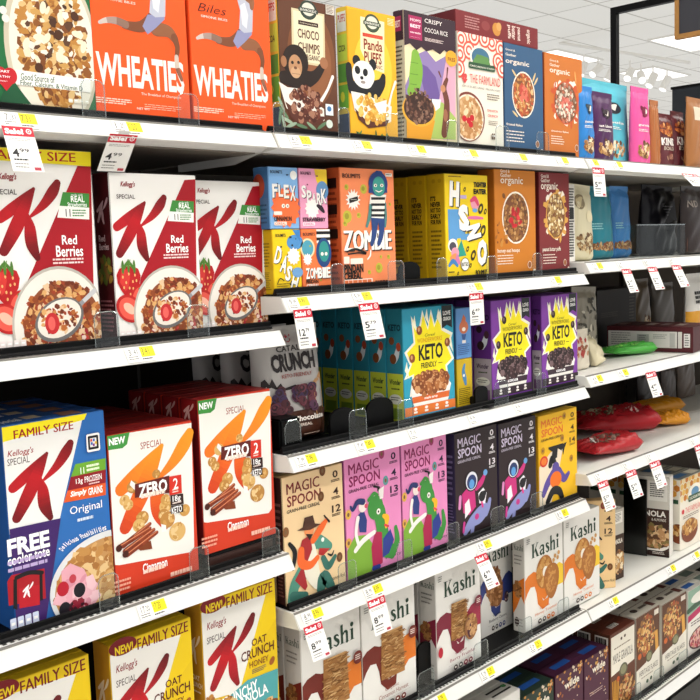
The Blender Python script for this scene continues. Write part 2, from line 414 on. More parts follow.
frame('org_red', 'B1', (538.6, 170), (569, 175.5), YF)
frame('keto_teal', 'B2', (401.6, 308), (453, 305.6), YF)
frame('keto_pl', 'B2', (490.5, 300.5), (530.5, 297.5), YF)
frame('keto_pr', 'B2', (541, 296), (577, 293), YF)
frame('ms_tan', 'B3', (281, 478.6), (342, 463), YF)
frame('ms_pink_l', 'B3', (343.5, 461), (399.5, 444), YF)
frame('ms_pink_r', 'B3', (400.5, 443.5), (446, 434.5), YF)
frame('ms_dark_l', 'B3', (454, 434), (496.5, 424), YF)
frame('ms_dark_r', 'B3', (498, 423.7), (535.5, 416), YF)
frame('ms_yellow', 'B3', (538, 416), (576.6, 407.7), YF)
frame('ka_cin_l', 'B4', (299.6, 628), (359.3, 606), YF, h=.265)
frame('ka_cin_r', 'B4', (360.3, 606), (414, 584), YF, h=.265)
frame('ka_berry', 'B4', (435, 577), (479.5, 560), YF, h=.265)
frame('ka_blue', 'B4', (479.5, 553), (511.5, 543), .10, h=.265)
frame('ka_hon_l', 'B4', (524, 536), (562.5, 522), YF, h=.265)
frame('ka_hon_r', 'B4', (563.5, 519), (599.3, 506.7), YF, h=.265)
if 0:
    for k, (x0, x1, z0, z1, Y) in FR.items(): print('FR', k, 'w %.3f h %.3f x %.3f..%.3f' % (x1-x0, z1-z0, x0, x1))
# ---------------------------------------------------------------- printed artwork
FLK = ['#b9813c', '#a66a2c', '#c99a55', '#8c5424', '#d9b67c', '#7a4520']
BERRYFLK = ['#b0622c', '#c7864a', '#8e4420', '#d7a569', '#9c3f22', '#e2c09a', '#6f2f18']
CHOC = ['#3a1f14', '#4a281a', '#2c160e', '#5c3624', '#8a6552']
def Kb(R, l, r, top, bot): return (R(*l)[0], R(*top)[1]), (R(*r)[0], R(*bot)[1])
def K_letter(A, p0, p1, cols, rev=None):
    (u0, t0), (u1, t1) = p0, p1; q = lambda x, y, w: (u0+(u1-u0)*x, t0+(t1-t0)*y, w*(u1-u0)); g = (t0, t1)
    A.ribbon([q(.58, .13, .04), q(.45, .225, .10), q(.25, .37, .16), q(.075, .475, .14)], cols, grad=g)
    A.ribbon([q(.595, .125, .05), q(.455, .33, .16), q(.30, .58, .20), q(.10, .86, .14)], cols, grad=g)
    A.ribbon([q(.96, .05, .11), q(.88, .16, .165), q(.72, .32, .12), q(.50, .47, .03)], cols, grad=g)
    A.ribbon([q(.48, .44, .05), q(.50, .58, .16), q(.515, .78, .18), q(.585, .95, .09)], cols, grad=g)
REDK = ['#6d0a11', '#8e0f18', '#b8131e', '#ab111b', '#7d0c14', '#5e080f']
def small_icons(A, u0, t0, u1, t1, n, c):
    for i in range(n):
        a = u0+(u1-u0)*i/n; A.rrect(a, t0, a+(u1-u0)/n*.8, t1, .0015, c); A.rect(a+(u1-u0)/n*.15, t0+(t1-t0)*.3, a+(u1-u0)/n*.65, t0+(t1-t0)*.5, '#ffffff')
def nutrition(A, c='#f2f0ea', ink='#333333', top=.0):
    A.rect(.12, top+.06, .88, top+.5, c); A.lines(.18, top+.09, .84, top+.48, 14, ink); A.lines(.15, top+.55, .86, top+.92, 10, c)
def strawberry(A, cu, ct, r, rot=0):
    A.poly([(cu+x*r/A.w, ct+y*r/A.h) for x, y in ((-.75, -.9), (-.3, -1.05), (.3, -1.05), (.8, -.85), (.98, -.35), (.85, .25), (.5, .85), (.1, 1.3), (-.2, 1.25), (-.65, .7), (-.95, .1), (-1, -.45))], '#b3161c')
    A.poly([(cu+x*r/A.w, ct+y*r/A.h) for x, y in ((-.6, -.75), (-.1, -.85), (.1, -.3), (-.1, .5), (-.35, .7), (-.75, .05))], '#cf3530')
    for x, y in ((-.5, -.3), (0, -.5), (.5, -.4), (-.25, .1), (.3, .05), (.6, 0), (0, .5), (-.45, .45), (.3, .55), (.05, .95)): A.ell(cu+x*r/A.w, ct+y*r/A.h, .07*r/A.w, .11*r/A.h, '#e8b070', n=8)
    for a in (-70, -35, 0, 35, 70): leaf(A, cu+.5*math.sin(math.radians(a))*r/A.w, ct-(.95+.12*math.cos(math.radians(a)))*r/A.h, r*.5, a+(90 if a == 0 else (20 if a > 0 else 160)), '#4d7a2f')
    A.ribbon([(cu, ct-1.0*r/A.h, .012), (cu+.15*r/A.w, ct-1.5*r/A.h, .01)], '#5d8a3a')
def half_berry(A, cu, ct, r, rot=0):
    A.ell(cu, ct, r/A.w, r*1.25/A.h, '#b81e1e', rot=rot); A.ell(cu, ct, r*.8/A.w, r*1.0/A.h, '#e2584a', rot=rot); A.ell(cu, ct, r*.35/A.w, r*.6/A.h, '#f2b8a2', rot=rot)
# --- almond and flake box
def art_almond(A):
    R = Ref('almond', 0, 0, .2571)
    A.part('bowl_picture'); A.cell(*R(205, 185), .47, .42, '#c9bfa8'); A.cell(*R(208, 188), .43, .39, '#e9e2d2')
    A.flakes(*R(212, 170), .36, .32, FLK, 380, .0085); A.flakes(*R(215, 170), .30, .27, ['#f3ead9', '#efe6d4', '#4a2c1c', '#5a3a26', '#e7dac0'], 60, .007)
    for x, y in ((150, 145), (180, 150), (300, 135), (235, 75), (165, 30), (325, 185), (235, 225), (100, 170)): A.ell(*R(x, y), .03, .032, '#efe2c6', rot=rnd.randrange(180)); 
    for x, y in ((225, 140), (290, 65), (150, 265)): A.ell(*R(x, y), .04, .025, '#4b2a17', rot=rnd.randrange(180))
    A.flakes(*R(230, 375), .16, .035, FLK, 40, .008)
    A.part('banner'); A.poly([R(58, 272), R(352, 312), R(352, 362), R(58, 330)], '#f4f2ec')
    A.part('lettering'); A.text('Good Source of', R(77, 285), R(212, 326), '#1c5137', .01); A.text('Fiber, Calcium, & Vitamin D', R(76, 312), R(322, 360), '#1c5137', .01)
    A.part('front_print')
    A.poly([R(0, 380), R(0, 398), R(120, 408), R(75, 350), R(40, 300)], '#1b5535')
    A.part('heart_badge'); c = R(18, 295); A.ell(c[0]-.045, c[1], .065, .04, '#c3202c'); A.ell(c[0]+.045, c[1], .065, .04, '#c3202c'); A.poly([(c[0]-.108, c[1]+.01), (c[0]+.108, c[1]+.01), (c[0], c[1]+.075)], '#c3202c')
    A.text('HEART', R(-24, 270), R(34, 286), '#ffffff'); A.text('HEALTHY', R(-34, 290), R(38, 306), '#ffffff'); A.lines(*R(-20, 312), *R(30, 322), 2, '#ffffff')
    small_icons(A, *R(265, 385), *R(350, 408), 4, '#e9e4d4')
    for x, y in ((8, 40), (18, 72)): A.ell(*R(x, y), .035, .02, '#e8e4da', rot=20)
# --- orange flake box with the gymnast
def art_wheat(A):
    R = Ref('wheat_r', 170, 0, .2571)
    A.part('lettering'); A.text('WHEATIES', R(90, 250), R(384, 402), '#f6efe6', .03); A.text('The Breakfast of Champions', R(240, 398), R(372, 424), '#f6e4d6', .0)
    A.part('gymnast_picture')
    sk = '#7a462b'; sk2 = '#8f5a3b'
    A.ribbon([(*R(285, 130), .13), (*R(240, 162), .10), (*R(185, 156), .07)], [sk]); A.ribbon([(*R(190, 155), .072), (*R(160, 142), .066), (*R(128, 140), .05), (*R(104, 148), .03)], ['#8a6a5c', '#a58e84', '#cbbdb5'])
    A.ribbon([(*R(290, 170), .13), (*R(330, 178), .11), (*R(352, 205), .08)], [sk2]); A.ribbon([(*R(350, 200), .075), (*R(360, 235), .055), (*R(357, 275), .045)], [sk])
    A.ribbon([(*R(357, 270), .045), (*R(360, 310), .05), (*R(374, 352), .035)], ['#c9b9ad', '#8a5a44'])
    A.poly([R(262, 190), R(245, 160), R(262, 118), R(318, 118), R(318, 135), R(290, 165)], '#8d8fb5')
    A.poly([R(258, -12), R(300, -12), R(322, 40), R(320, 125), R(288, 128), R(268, 112), R(272, 40)], '#b9bccb'); A.poly([R(272, 20), R(290, 10), R(304, 60), R(298, 112), R(280, 95)], '#d9dbe2')
    A.ribbon([(*R(300, -12), .09), (*R(316, 5), .08), (*R(318, 30), .05)], [sk2])
    A.part('lettering'); A.text('Biles', R(104, 8), R(218, 62), '#2a1512', -.012, .3); A.text('SIMONE BILES', R(118, 56), R(222, 84), '#fbe9df', .02)
    A.lines(*R(90, 415), *R(215, 450), 3, '#ffd9c4', .5); A.lines(*R(250, 440), *R(385, 474), 3, '#f8c7ab', .3)
    A.text('NET WT', R(225, 452), R(268, 464), '#fbe3d6')
def side_wheat(A): A.vtext('WHEATIES', .25, .2, .75, .85, '#f0e6da')
# --- cocoa puffs with the ape
def leaf(A, u, t, l, a, c): A.ell(u, t, l/A.w, l*.22/A.h, c, rot=a, n=14)
def badge(A, c, cu, ct, ru, word): A.ell(cu, ct, ru, ru*A.w/A.h*.8, c); A.ell(cu, ct-.005, ru*.75, ru*A.w/A.h*.55, '#dcd7c8'); A.rrect(cu-ru*1.15, ct-.012, cu+ru*1.15, ct+.02, .003, c); A.text(word, (cu-ru*.95, ct-.005), (cu+ru*.95, ct+.013), '#f5f0e4', .01)
def art_choco(A):
    R = Ref('choco', 170, 0, .2571)
    A.part('front_print'); A.ell(.55, .42, .42, .36, '#7b4a2b'); A.ell(.58, .45, .32, .28, '#8d5836')
    A.part('sign_panel'); A.poly([R(470, 28), R(600, 55), R(604, 262), R(474, 240)], '#d8c9a0'); A.poly([R(478, 38), R(593, 62), R(596, 252), R(482, 232)], '#eadfbd')
    A.part('lettering'); badge(A, '#2f3d33', *R(537, 38), .15, 'ENVIROKIDZ')
    A.rect(*R(497, 76), *R(576, 108), '#3a2016'); A.text('CHOCOLATE', R(503, 84), R(570, 101), '#f3ead0', .01)
    A.text('CHOCO', R(494, 108), R(580, 160), '#5d2f1b', .02); A.text('CHIMPS', R(496, 161), R(582, 214), '#5d2f1b', .02); A.text('ORGANIC', R(517, 208), R(583, 240), '#5d2f1b', .015)
    A.part('ape_picture'); d = '#251711'; 
    A.ribbon([(*R(440, 300), .16), (*R(510, 310), .25), (*R(560, 300), .16), (*R(590, 262), .11)], [d]); A.ell(*R(598, 246), .075, .042, '#a06a48', rot=60)
    A.ell(*R(487, 240), .22, .125, d); A.ell(*R(440, 238), .05, .04, '#a5714d'); A.ell(*R(486, 258), .115, .085, '#b98a63'); A.ell(*R(487, 282), .085, .042, '#cba27c')
    for x in (474, 498): A.ell(*R(x, 243), .024, .012, '#1a0f0b')
    A.ell(*R(486, 264), .028, .011, '#6f4630'); A.rect(*R(472, 286), *R(504, 289), '#6f4630')
    A.part('bowl_picture'); A.poly([R(420, 318), R(455, 340), R(500, 345), R(560, 400), R(598, 425), R(600, 470), R(560, 488), R(500, 470), R(450, 420)], '#efe6dc')
    A.ribbon([(*R(632, 300), .05), (*R(612, 350), .04), (*R(588, 392), .05)], '#f3ece4')
    A.poly([R(445, 395), R(520, 450), R(606, 455), R(585, 486), R(520, 492), R(470, 462)], '#5a2d20')
    A.flakes(*R(530, 408), .28, .13, ['#4a1f14', '#5b2a1c', '#6b3526', '#a3735c'], 75, .0062, 'ball')
    A.part('front_print')
    for x, y, a in ((430, 405, 60), (440, 440, 40), (425, 455, 100), (455, 470, 20), (470, 488, 160), (510, 492, 10), (550, 494, 30), (590, 490, 150), (440, 480, 75)): leaf(A, *R(x, y), .016, a, rnd.choice(['#62805e', '#86a184', '#3d5d3e', '#9fb59c']))
    A.ell(*R(619, 484), .06, .032, '#dfe6dc'); A.rect(*R(603, 405), *R(634, 452), '#e8eef0'); A.ell(*R(618, 425), .04, .02, '#3b76b0')
    A.rect(*R(603, 15), *R(637, 60), '#d8d0c4'); A.lines(*R(606, 18), *R(635, 58), 6, '#5a3420')
def side_panda(A):
    A.rect(0, 0, 1, 1, '#e6c23c'); A.rect(.08, .03, .92, .18, '#e8e6dc'); A.text('PUFFS', (.15, .05), (.85, .11), '#c23a2c'); A.rect(.05, .2, .95, .4, '#c9d84a'); A.text('COCOA', (.15, .28), (.8, .33), '#3a2a20'); A.rect(.05, .42, .95, .56, '#5f9a3c'); A.rect(.05, .58, .95, .76, '#6fae3e'); A.ell(.4, .67, .2, .04, '#d8d63e'); A.rect(.0, .8, 1, 1, '#20365c')
def art_panda(A):
    R = Ref('panda', 340, 0, .2571)
    A.part('front_print'); A.poly(A.clip([R(20, 30), R(95, 40), R(60, 250), R(25, 250)]), '#f0a818'); A.ell(.5, .45, .4, .3, '#f6c53c')
    A.part('sign_panel'); A.poly([R(78, 62), R(172, 85), R(172, 285), R(110, 262), R(78, 190)], '#f3e7ba')
    A.part('lettering'); badge(A, '#3d4a35', *R(124, 90), .16, 'ENVIROKIDZ')
    A.rect(*R(86, 125), *R(166, 155), '#d3452c'); A.text('PEANUT BUTTER', R(90, 134), R(162, 148), '#fff0d0', .01)
    A.text('Panda', R(90, 148), R(165, 204), '#8f2f1a', .025); A.text('PUFFS', R(92, 197), R(162, 253), '#8f2f1a', .025); A.text('ORGANIC', R(112, 248), R(165, 272), '#8f2f1a', .01)
    A.part('bear_picture'); d = '#17181c'
    A.ribbon([(*R(55, 345), .22), (*R(120, 355), .3), (*R(158, 330), .18), (*R(168, 300), .1)], [d]); A.ribbon([(*R(45, 345), .16), (*R(35, 300), .13), (*R(32, 258), .12)], [d])
    A.ell(*R(62, 235), .08, .042, d); A.ell(*R(126, 252), .075, .045, d); A.ell(*R(90, 290), .23, .105, '#f1efe9'); A.ell(*R(97, 322), .14, .045, '#f7f5f0')
    A.ell(*R(66, 272), .055, .032, d, rot=-30); A.ell(*R(97, 282), .05, .03, d, rot=30); A.ell(*R(83, 303), .035, .014, d); A.ell(*R(88, 320), .05, .012, '#9c8f88')
    A.part('bowl_picture'); A.poly([R(40, 355), R(90, 365), R(200, 415), R(198, 475), R(150, 495), R(95, 478), R(55, 430)], '#f2ecdf')
    A.ribbon([(*R(215, 320), .05), (*R(200, 365), .035), (*R(190, 410), .05)], '#f5efe2')
    A.poly([R(55, 420), R(100, 470), R(190, 468), R(180, 492), R(110, 500), R(70, 465)], '#5a2d20')
    A.flakes(*R(128, 425), .33, .11, ['#c98a28', '#d99c34', '#e3ad48', '#ecc468'], 70, .0062, 'ball'); A.poly([R(130, 405), R(180, 390), R(178, 440), R(150, 440)], '#e9eef2')
    A.part('front_print')
    for k in range(14): leaf(A, rnd.uniform(.1, .9), rnd.uniform(.95, .985), .012, rnd.randrange(180), rnd.choice(['#3f6a38', '#5b8a4a', '#2f5530']))
    A.lines(*R(182, 70), *R(210, 105), 5, '#fbeec0')
def side_cocoa(A):
    A.rect(0, 0, 1, .22, '#3a2030'); A.rect(.1, .04, .8, .15, '#a32454'); A.text('BEST', (.2, .07), (.7, .12), '#f4dfe2'); A.rect(0, .22, 1, 1, '#c9c4b4'); A.lines(.1, .26, .9, .95, 22, '#4a4038')
def art_cocoa(A):
    R = Ref('cocoa', 340, 0, .2571)
    A.part('front_print')
    A.poly(A.clip([R(247, 180), R(450, 220), R(450, 345), R(247, 330)]), '#efdfb4')
    A.poly(A.clip([R(246, 330), R(300, 210), R(335, 195), R(372, 240), R(415, 215), R(450, 300), R(450, 470), R(246, 470)]), '#8f7bb0'); A.poly([R(300, 240), R(340, 260), R(372, 300), R(392, 390), R(335, 390)], '#6c5596')
    A.poly(A.clip([R(415, 215), R(450, 230), R(450, 545), R(400, 545), R(380, 420)]), '#d9a6bb'); A.poly(A.clip([R(246, 420), R(330, 385), R(400, 400), R(450, 460), R(450, 545), R(250, 535)]), '#a9c063')
    A.poly([R(350, 385), R(392, 388), R(388, 420), R(360, 440), R(345, 430)], '#dfe9ee')
    A.ribbon([(*R(292, 215), .15), (*R(296, 265), .24), (*R(288, 330), .22), (*R(272, 355), .12)], '#7fae3f')
    for y in (240, 285, 325): A.lines(*R(272, y), *R(305, y+10), 1, '#4c7a28', .5)
    A.part('moose_picture'); A.ribbon([(*R(415, 310), .06), (*R(405, 345), .09), (*R(415, 400), .11), (*R(412, 470), .13), (*R(405, 520), .12)], '#6b3a2a'); A.ribbon([(*R(392, 300), .02), (*R(384, 280), .03)], '#6b3a2a'); A.ribbon([(*R(415, 300), .02), (*R(418, 265), .03)], '#6b3a2a'); A.ell(*R(400, 345), .05, .03, '#c78a62'); A.ell(*R(410, 450), .045, .05, '#a0664a')
    A.part('front_print'); A.poly(A.clip([R(244, 30), R(452, 70), R(452, 205), R(430, 215), R(405, 195), R(388, 212), R(360, 192), R(335, 200), R(315, 182), R(296, 195), R(270, 168), R(246, 175)]), '#351f2b')
    A.part('brand_panel'); A.rect(*R(264, 55), *R(318, 158), '#a8235a')
    A.part('lettering'); A.text("MOM'S", R(271, 68), R(312, 88), '#fbeef2', .03); A.text('BEST', R(271, 90), R(312, 112), '#fbeef2', .03); A.text('cereals', R(270, 118), R(312, 134), '#fbeef2', .02); A.lines(*R(272, 140), *R(312, 150), 1, '#f0c3d2')
    A.text('CRISPY', R(327, 70), R(396, 102), '#fbf4ef', .0); A.text('COCOA RICE', R(327, 105), R(418, 142), '#fbf4ef', .0); A.lines(*R(328, 145), *R(410, 175), 3, '#e8d6d0', .5)
    A.part('bowl_picture'); A.ell(*R(432, 228), .12, .062, '#e8a62c'); A.text('FREE', R(418, 222), R(448, 242), '#6b3a10', .02)
    A.poly(A.clip([R(250, 455), R(368, 470), R(352, 545), R(255, 540)]), '#dd9a25'); A.ell(*R(306, 430), .32, .125, '#e3a936'); A.ell(*R(306, 425), .29, .115, '#40271d')
    A.flakes(*R(306, 415), .28, .13, ['#4a2c22', '#5d3a2c', '#38211a', '#745042', '#8c6a58'], 150, .0055)
# --- farm box
def art_farm(A):
    R = Ref('farm', 340, 0, .2571)
    A.part('front_print'); 
    for cx, cy in ((470, 150), (520, 140), (590, 165), (625, 190), (465, 210), (500, 195), (615, 240), (460, 265), (560, 150), (630, 270)):
        for k, (q, c) in enumerate(((.13, '#dc5b48'), (.1, '#efe3d6'), (.07, '#dc5b48'), (.04, '#efe3d6'))): A.poly(A.clip([(R(cx, cy)[0]+q*math.cos(a/3.2), R(cx, cy)[1]+q*.62*math.sin(a/3.2)) for a in range(20)]), c)
    A.part('brand_panel'); A.ell(*R(545, 225), .24, .1, '#f1ebdd'); A.ell(*R(545, 225), .2, .085, '#3f6e8c'); A.poly([R(510, 245), R(530, 210), R(550, 215), R(575, 225), R(585, 262), R(510, 255)], '#5c8a4b'); A.rrect(*R(497, 238), *R(602, 282), .006, '#2b5036'); A.text('CASCADIAN FARM', R(502, 250), R(598, 274), '#f1ecdc', .01)
    A.part('lettering'); A.ell(R(481, 295)[0]-.022, R(481, 295)[1], .035, .022, '#d6494a'); A.ell(R(481, 295)[0]+.022, R(481, 295)[1], .035, .022, '#d6494a'); A.poly([R(470, 302), R(494, 307), R(483, 325)], '#d6494a')
    A.text('THE FARMLAND', R(502, 286), R(622, 340), '#d9605a', .0); A.text('JOIN US IN RESTORING 1 MILLION ACRES', R(470, 328), R(622, 362), '#5a4a40', .0); A.lines(*R(570, 365), *R(622, 400), 3, '#8a7a6c'); A.text('CINNAMON', R(570, 425), R(612, 440), '#d9605a'); A.text('CRUNCH', R(572, 445), R(612, 460), '#d9605a'); A.lines(*R(575, 470), *R(615, 495), 3, '#9a8a7c'); A.lines(*R(462, 560), *R(550, 565), 1, '#6a5a4c')
    A.part('bowl_picture'); A.cell(*R(497, 455), .36, .215, '#7d3b2e'); A.cell(*R(497, 458), .33, .2, '#efe0cc'); A.cell(*R(497, 458), .30, .185, '#c89a68')
    A.flakes(*R(497, 460), .29, .18, ['#c2905a', '#d8b184', '#e6cda6', '#a87444', '#ba8350'], 130, .009); 
    for x, y in ((480, 462), (497, 470), (510, 460), (505, 485)): A.ell(*R(x, y), .05, .028, '#c4202a')
    small_icons(A, *R(588, 520), *R(602, 545), 2, '#6a5a4c')
# --- organic flake boxes
def organic(key, x, y, k, words, bowl, berries=None, pal=FLK, star=None, pale='#f4eadb'):
    def art(A):
        R = Ref(key, x, y, k)
        A.part('lettering')
        for t, a, b in words: A.text(t, R(*a), R(*b), pale, .012)
        A.part('bowl_picture'); (cx, cy), (rx, ry) = bowl; c = R(cx, cy); ru = abs(R(cx+rx, cy)[0]-c[0]); rr = abs(R(cx, cy+ry)[1]-c[1])
        if star: A.flakes(*c, ru*1.15, rr*1.15, [star, pale], 60, .011)
        A.ell(*c, ru, rr, pale if not star else star); A.ell(*c, ru*.92, rr*.93, '#7a4a2c'); A.flakes(*c, ru*.86, rr*.88, pal, 190, .0062)
        if berries: A.flakes(c[0], c[1], ru*.4, rr*.35, berries, 16, .008)
    return art
def org_foot(A, R, a, b, l0, l1, word, pale='#f4eadb'):
    A.part('lettering'); A.text(word, R(*a), R(*b), pale, .015); A.lines(*R(*l0), *R(*l1), 4, pale, .3); A.ell(.83, .9, .05, .035, pale); A.ell(.83, .9, .042, .03, '#a06030'); A.ell(.95, .965, .035, .022, pale)
def art_org_blue(A):
    R = Ref('org_blue', 510, 0, .2714)
    organic('org_blue', 510, 0, .2714, [('Good &', (-18, 175), (18, 190)), ('Gather', (-18, 192), (22, 210)), ('organic', (-18, 212), (70, 252))], ((50, 350), (42, 86)), ['#c44a3c', '#d8705c'], ['#c0783c', '#d19a58', '#a85c34', '#e2bd8a', '#b8502e'])(A)
    A.part('bowl_picture')
    for x, y, a in ((88, 285, -60), (15, 270, 40), (95, 300, -50), (18, 420, 30)): leaf(A, *R(x, y), .014, a, '#d9c08e')
    org_foot(A, R, (-15, 452), (45, 468), (-15, 480), (60, 535), 'frosted flakes')
def art_org_orange(A):
    R = Ref('org_orange', 510, 0, .2714)
    organic('org_orange', 510, 0, .2714, [('Good &', (145, 215), (178, 230)), ('Gather', (145, 230), (182, 248)), ('organic', (145, 245), (220, 285))], ((205, 380), (44, 80)), ['#c4564c', '#d97a68'], ['#d8cbb8', '#a89684', '#e6dccb', '#85705e', '#c06a50'], star='#c9562c')(A)
    A.part('bowl_picture'); leaf(A, *R(240, 285), .016, 80, '#e8a25c'); leaf(A, *R(165, 315), .012, 110, '#b8452a')
    org_foot(A, R, (150, 478), (215, 492), (150, 500), (200, 540), 'cinnamon flakes')
def art_org_honey(A):
    R = Ref('org_honey', 400, 140, .2857)
    organic('org_honey', 400, 140, .2857, [('Good &', (350, 100), (383, 114)), ('Gather', (350, 114), (388, 130)), ('organic', (350, 126), (430, 162))], ((405, 272), (47, 92)), ['#c41f2b', '#d93a3e', '#b01824'], ['#a8763e', '#7f5129', '#c79a62', '#5f3a1e', '#94622f'])(A)
    A.part('bowl_picture'); A.ell(*R(362, 195), .04, .022, '#7a4a1e', rot=50); A.flakes(*R(355, 330), .14, .14, ['#c98a3c', '#8a4a1a', '#a8662a'], 18, .006)
    org_foot(A, R, (340, 382), (418, 396), (340, 405), (400, 440), 'honey oat hoops')
def art_org_red(A):
    R = Ref('org_red', 400, 140, .2857)
    organic('org_red', 400, 140, .2857, [('Good &', (492, 118), (520, 132)), ('Gather', (492, 132), (524, 148)), ('organic', (492, 146), (552, 182))], ((545, 265), (34, 82)), None, ['#c8a468', '#e0c894', '#a8824a', '#efe0ba', '#8a6232'], star='#d8a24c')(A)
    A.part('bowl_picture'); leaf(A, *R(560, 195), .014, -60, '#d8b070')
    org_foot(A, R, (498, 376), (562, 392), (500, 402), (550, 438), 'peanut butter puffs')
# --- white boxes with the big red letter
def berries_front(family):
    key = 'rb_family' if family else 'rb_mid'
    def art(A):
        R0 = Ref('rb_family', 0, 130, .3286); R = Ref(key, 0, 130, .3286)
        if family:
            P = lambda x, y: R(x, y)
        else:
            # same layout moved over to the standard-height carton
            P = lambda x, y: (lambda q: (q[0], q[1]*.99-.05))(R0(x, y))
        A.part('front_print'); A.poly(A.clip([P(236, 108 if family else 112), P(290, 110), P(290, 640), P(60, 640), P(75, 480)]), '#a30f1e')
        A.part('lettering')
        dy = 0 if family else 14; A.text("Kellogg's", P(-8, 128-dy), P(50, 156-dy), '#8f1020', .025, .3); A.text('SPECIAL', P(-22, 178-dy), P(50, 196-dy), '#3a2a28', .01)
        A.part('large_letter'); ks = (0, 0) if family else (-.05, .03); kb = Kb(P, (-14, 330), (184, 200), (170, 148), (85, 403)); K_letter(A, (kb[0][0]+ks[0], kb[0][1]+ks[1]), (kb[1][0]+ks[0], kb[1][1]+ks[1]), REDK)
        A.part('claim_label'); A.poly([P(191, 188), P(272, 193), P(272, 236), P(181, 230)], '#3f8a3b'); A.poly([P(181, 230), P(272, 236), P(272, 272), P(174, 266)], '#f3f1ec')
        A.text('made with', P(216, 193), P(252, 200), '#ffffff', .0); A.text('REAL', P(215, 200), P(258, 219), '#ffffff', .02); A.text('Strawberries', P(205, 219), P(265, 233), '#ffffff', .01); A.text('11', P(199, 240), P(215, 263), '#2f2a28', .01); A.lines(*P(220, 242), *P(266, 266), 3, '#4a8a4a', .5)
        A.part('lettering'); A.text('Red', P(187, 320), P(235, 348), '#ffffff', .015); A.text('Berries', P(169, 352), P(254, 384), '#ffffff', .015); A.lines(*P(160, 392), *P(258, 410), 2, '#f2d4d4', .5, .1)
        sh = (.01, .05) if family else (.05, .085); B = lambda x, y: (P(x, y)[0]+sh[0], P(x, y)[1]+sh[1])
        A.part('fruit_picture'); strawberry(A, *B(10, 440), .024); half_berry(A, *B(55, 505), .02, 20); half_berry(A, *B(12, 545), .022, -50); A.ell(*B(60, 478), .05, .012, '#4d7a2f', rot=35)
        A.part('bowl_picture'); c = B(180, 565)
        A.cell(*c, .46, .30, '#b9b2a8'); A.cell(*c, .44, .285, '#e7e2da'); A.cell(c[0]+.03, c[1]+.02, .385, .245, '#8b4a2a')
        A.flakes(c[0]+.03, c[1]+.025, .40, .25, BERRYFLK, 520, .0062); A.flakes(c[0]+.08, c[1]+.1, .34, .15, ['#a02030', '#f1d8cc', '#c8443c'], 50, .0045)
        A.ribbon([(*B(282, 460), .045), (*B(248, 492), .04), (*B(228, 512), .05)], ['#c3c3c6', '#8f9094'])
        A.ell(*B(175, 548), .25, .105, '#6d6a6a', rot=-25); A.ell(*B(175, 545), .225, .09, '#e9dfd4', rot=-25); A.flakes(*B(175, 545), .18, .07, BERRYFLK, 70, .005); A.ell(*B(152, 560), .07, .055, '#c0262c'); A.ell(*B(150, 560), .035, .035, '#e0605a')
        A.part('front_print'); small_icons(A, .02, .935, .27, .975, 4, '#f0e6e4')
        if family:
            A.part('size_band'); A.poly(A.clip([P(-60, 38), P(275, 60), P(275, 110), P(-60, 88)]), '#f5e01c'); A.text('FAMILY SIZE', P(-40, 56), P(228, 97), '#b01220', .03)
    return art
def side_red(A):
    A.part('side_print'); K_letter(A, (.15, .14), (.9, .3), ['#c9a2a6']); A.text('Red', (.2, .36), (.6, .4), '#d9b8ba'); A.text('Berries', (.2, .41), (.8, .45), '#d9b8ba'); A.flakes(.5, .58, .4, .08, ['#7d5a2c', '#a3802f', '#5b6a2a'], 30, .008); A.lines(.1, .75, .9, .95, 8, '#b06a70')
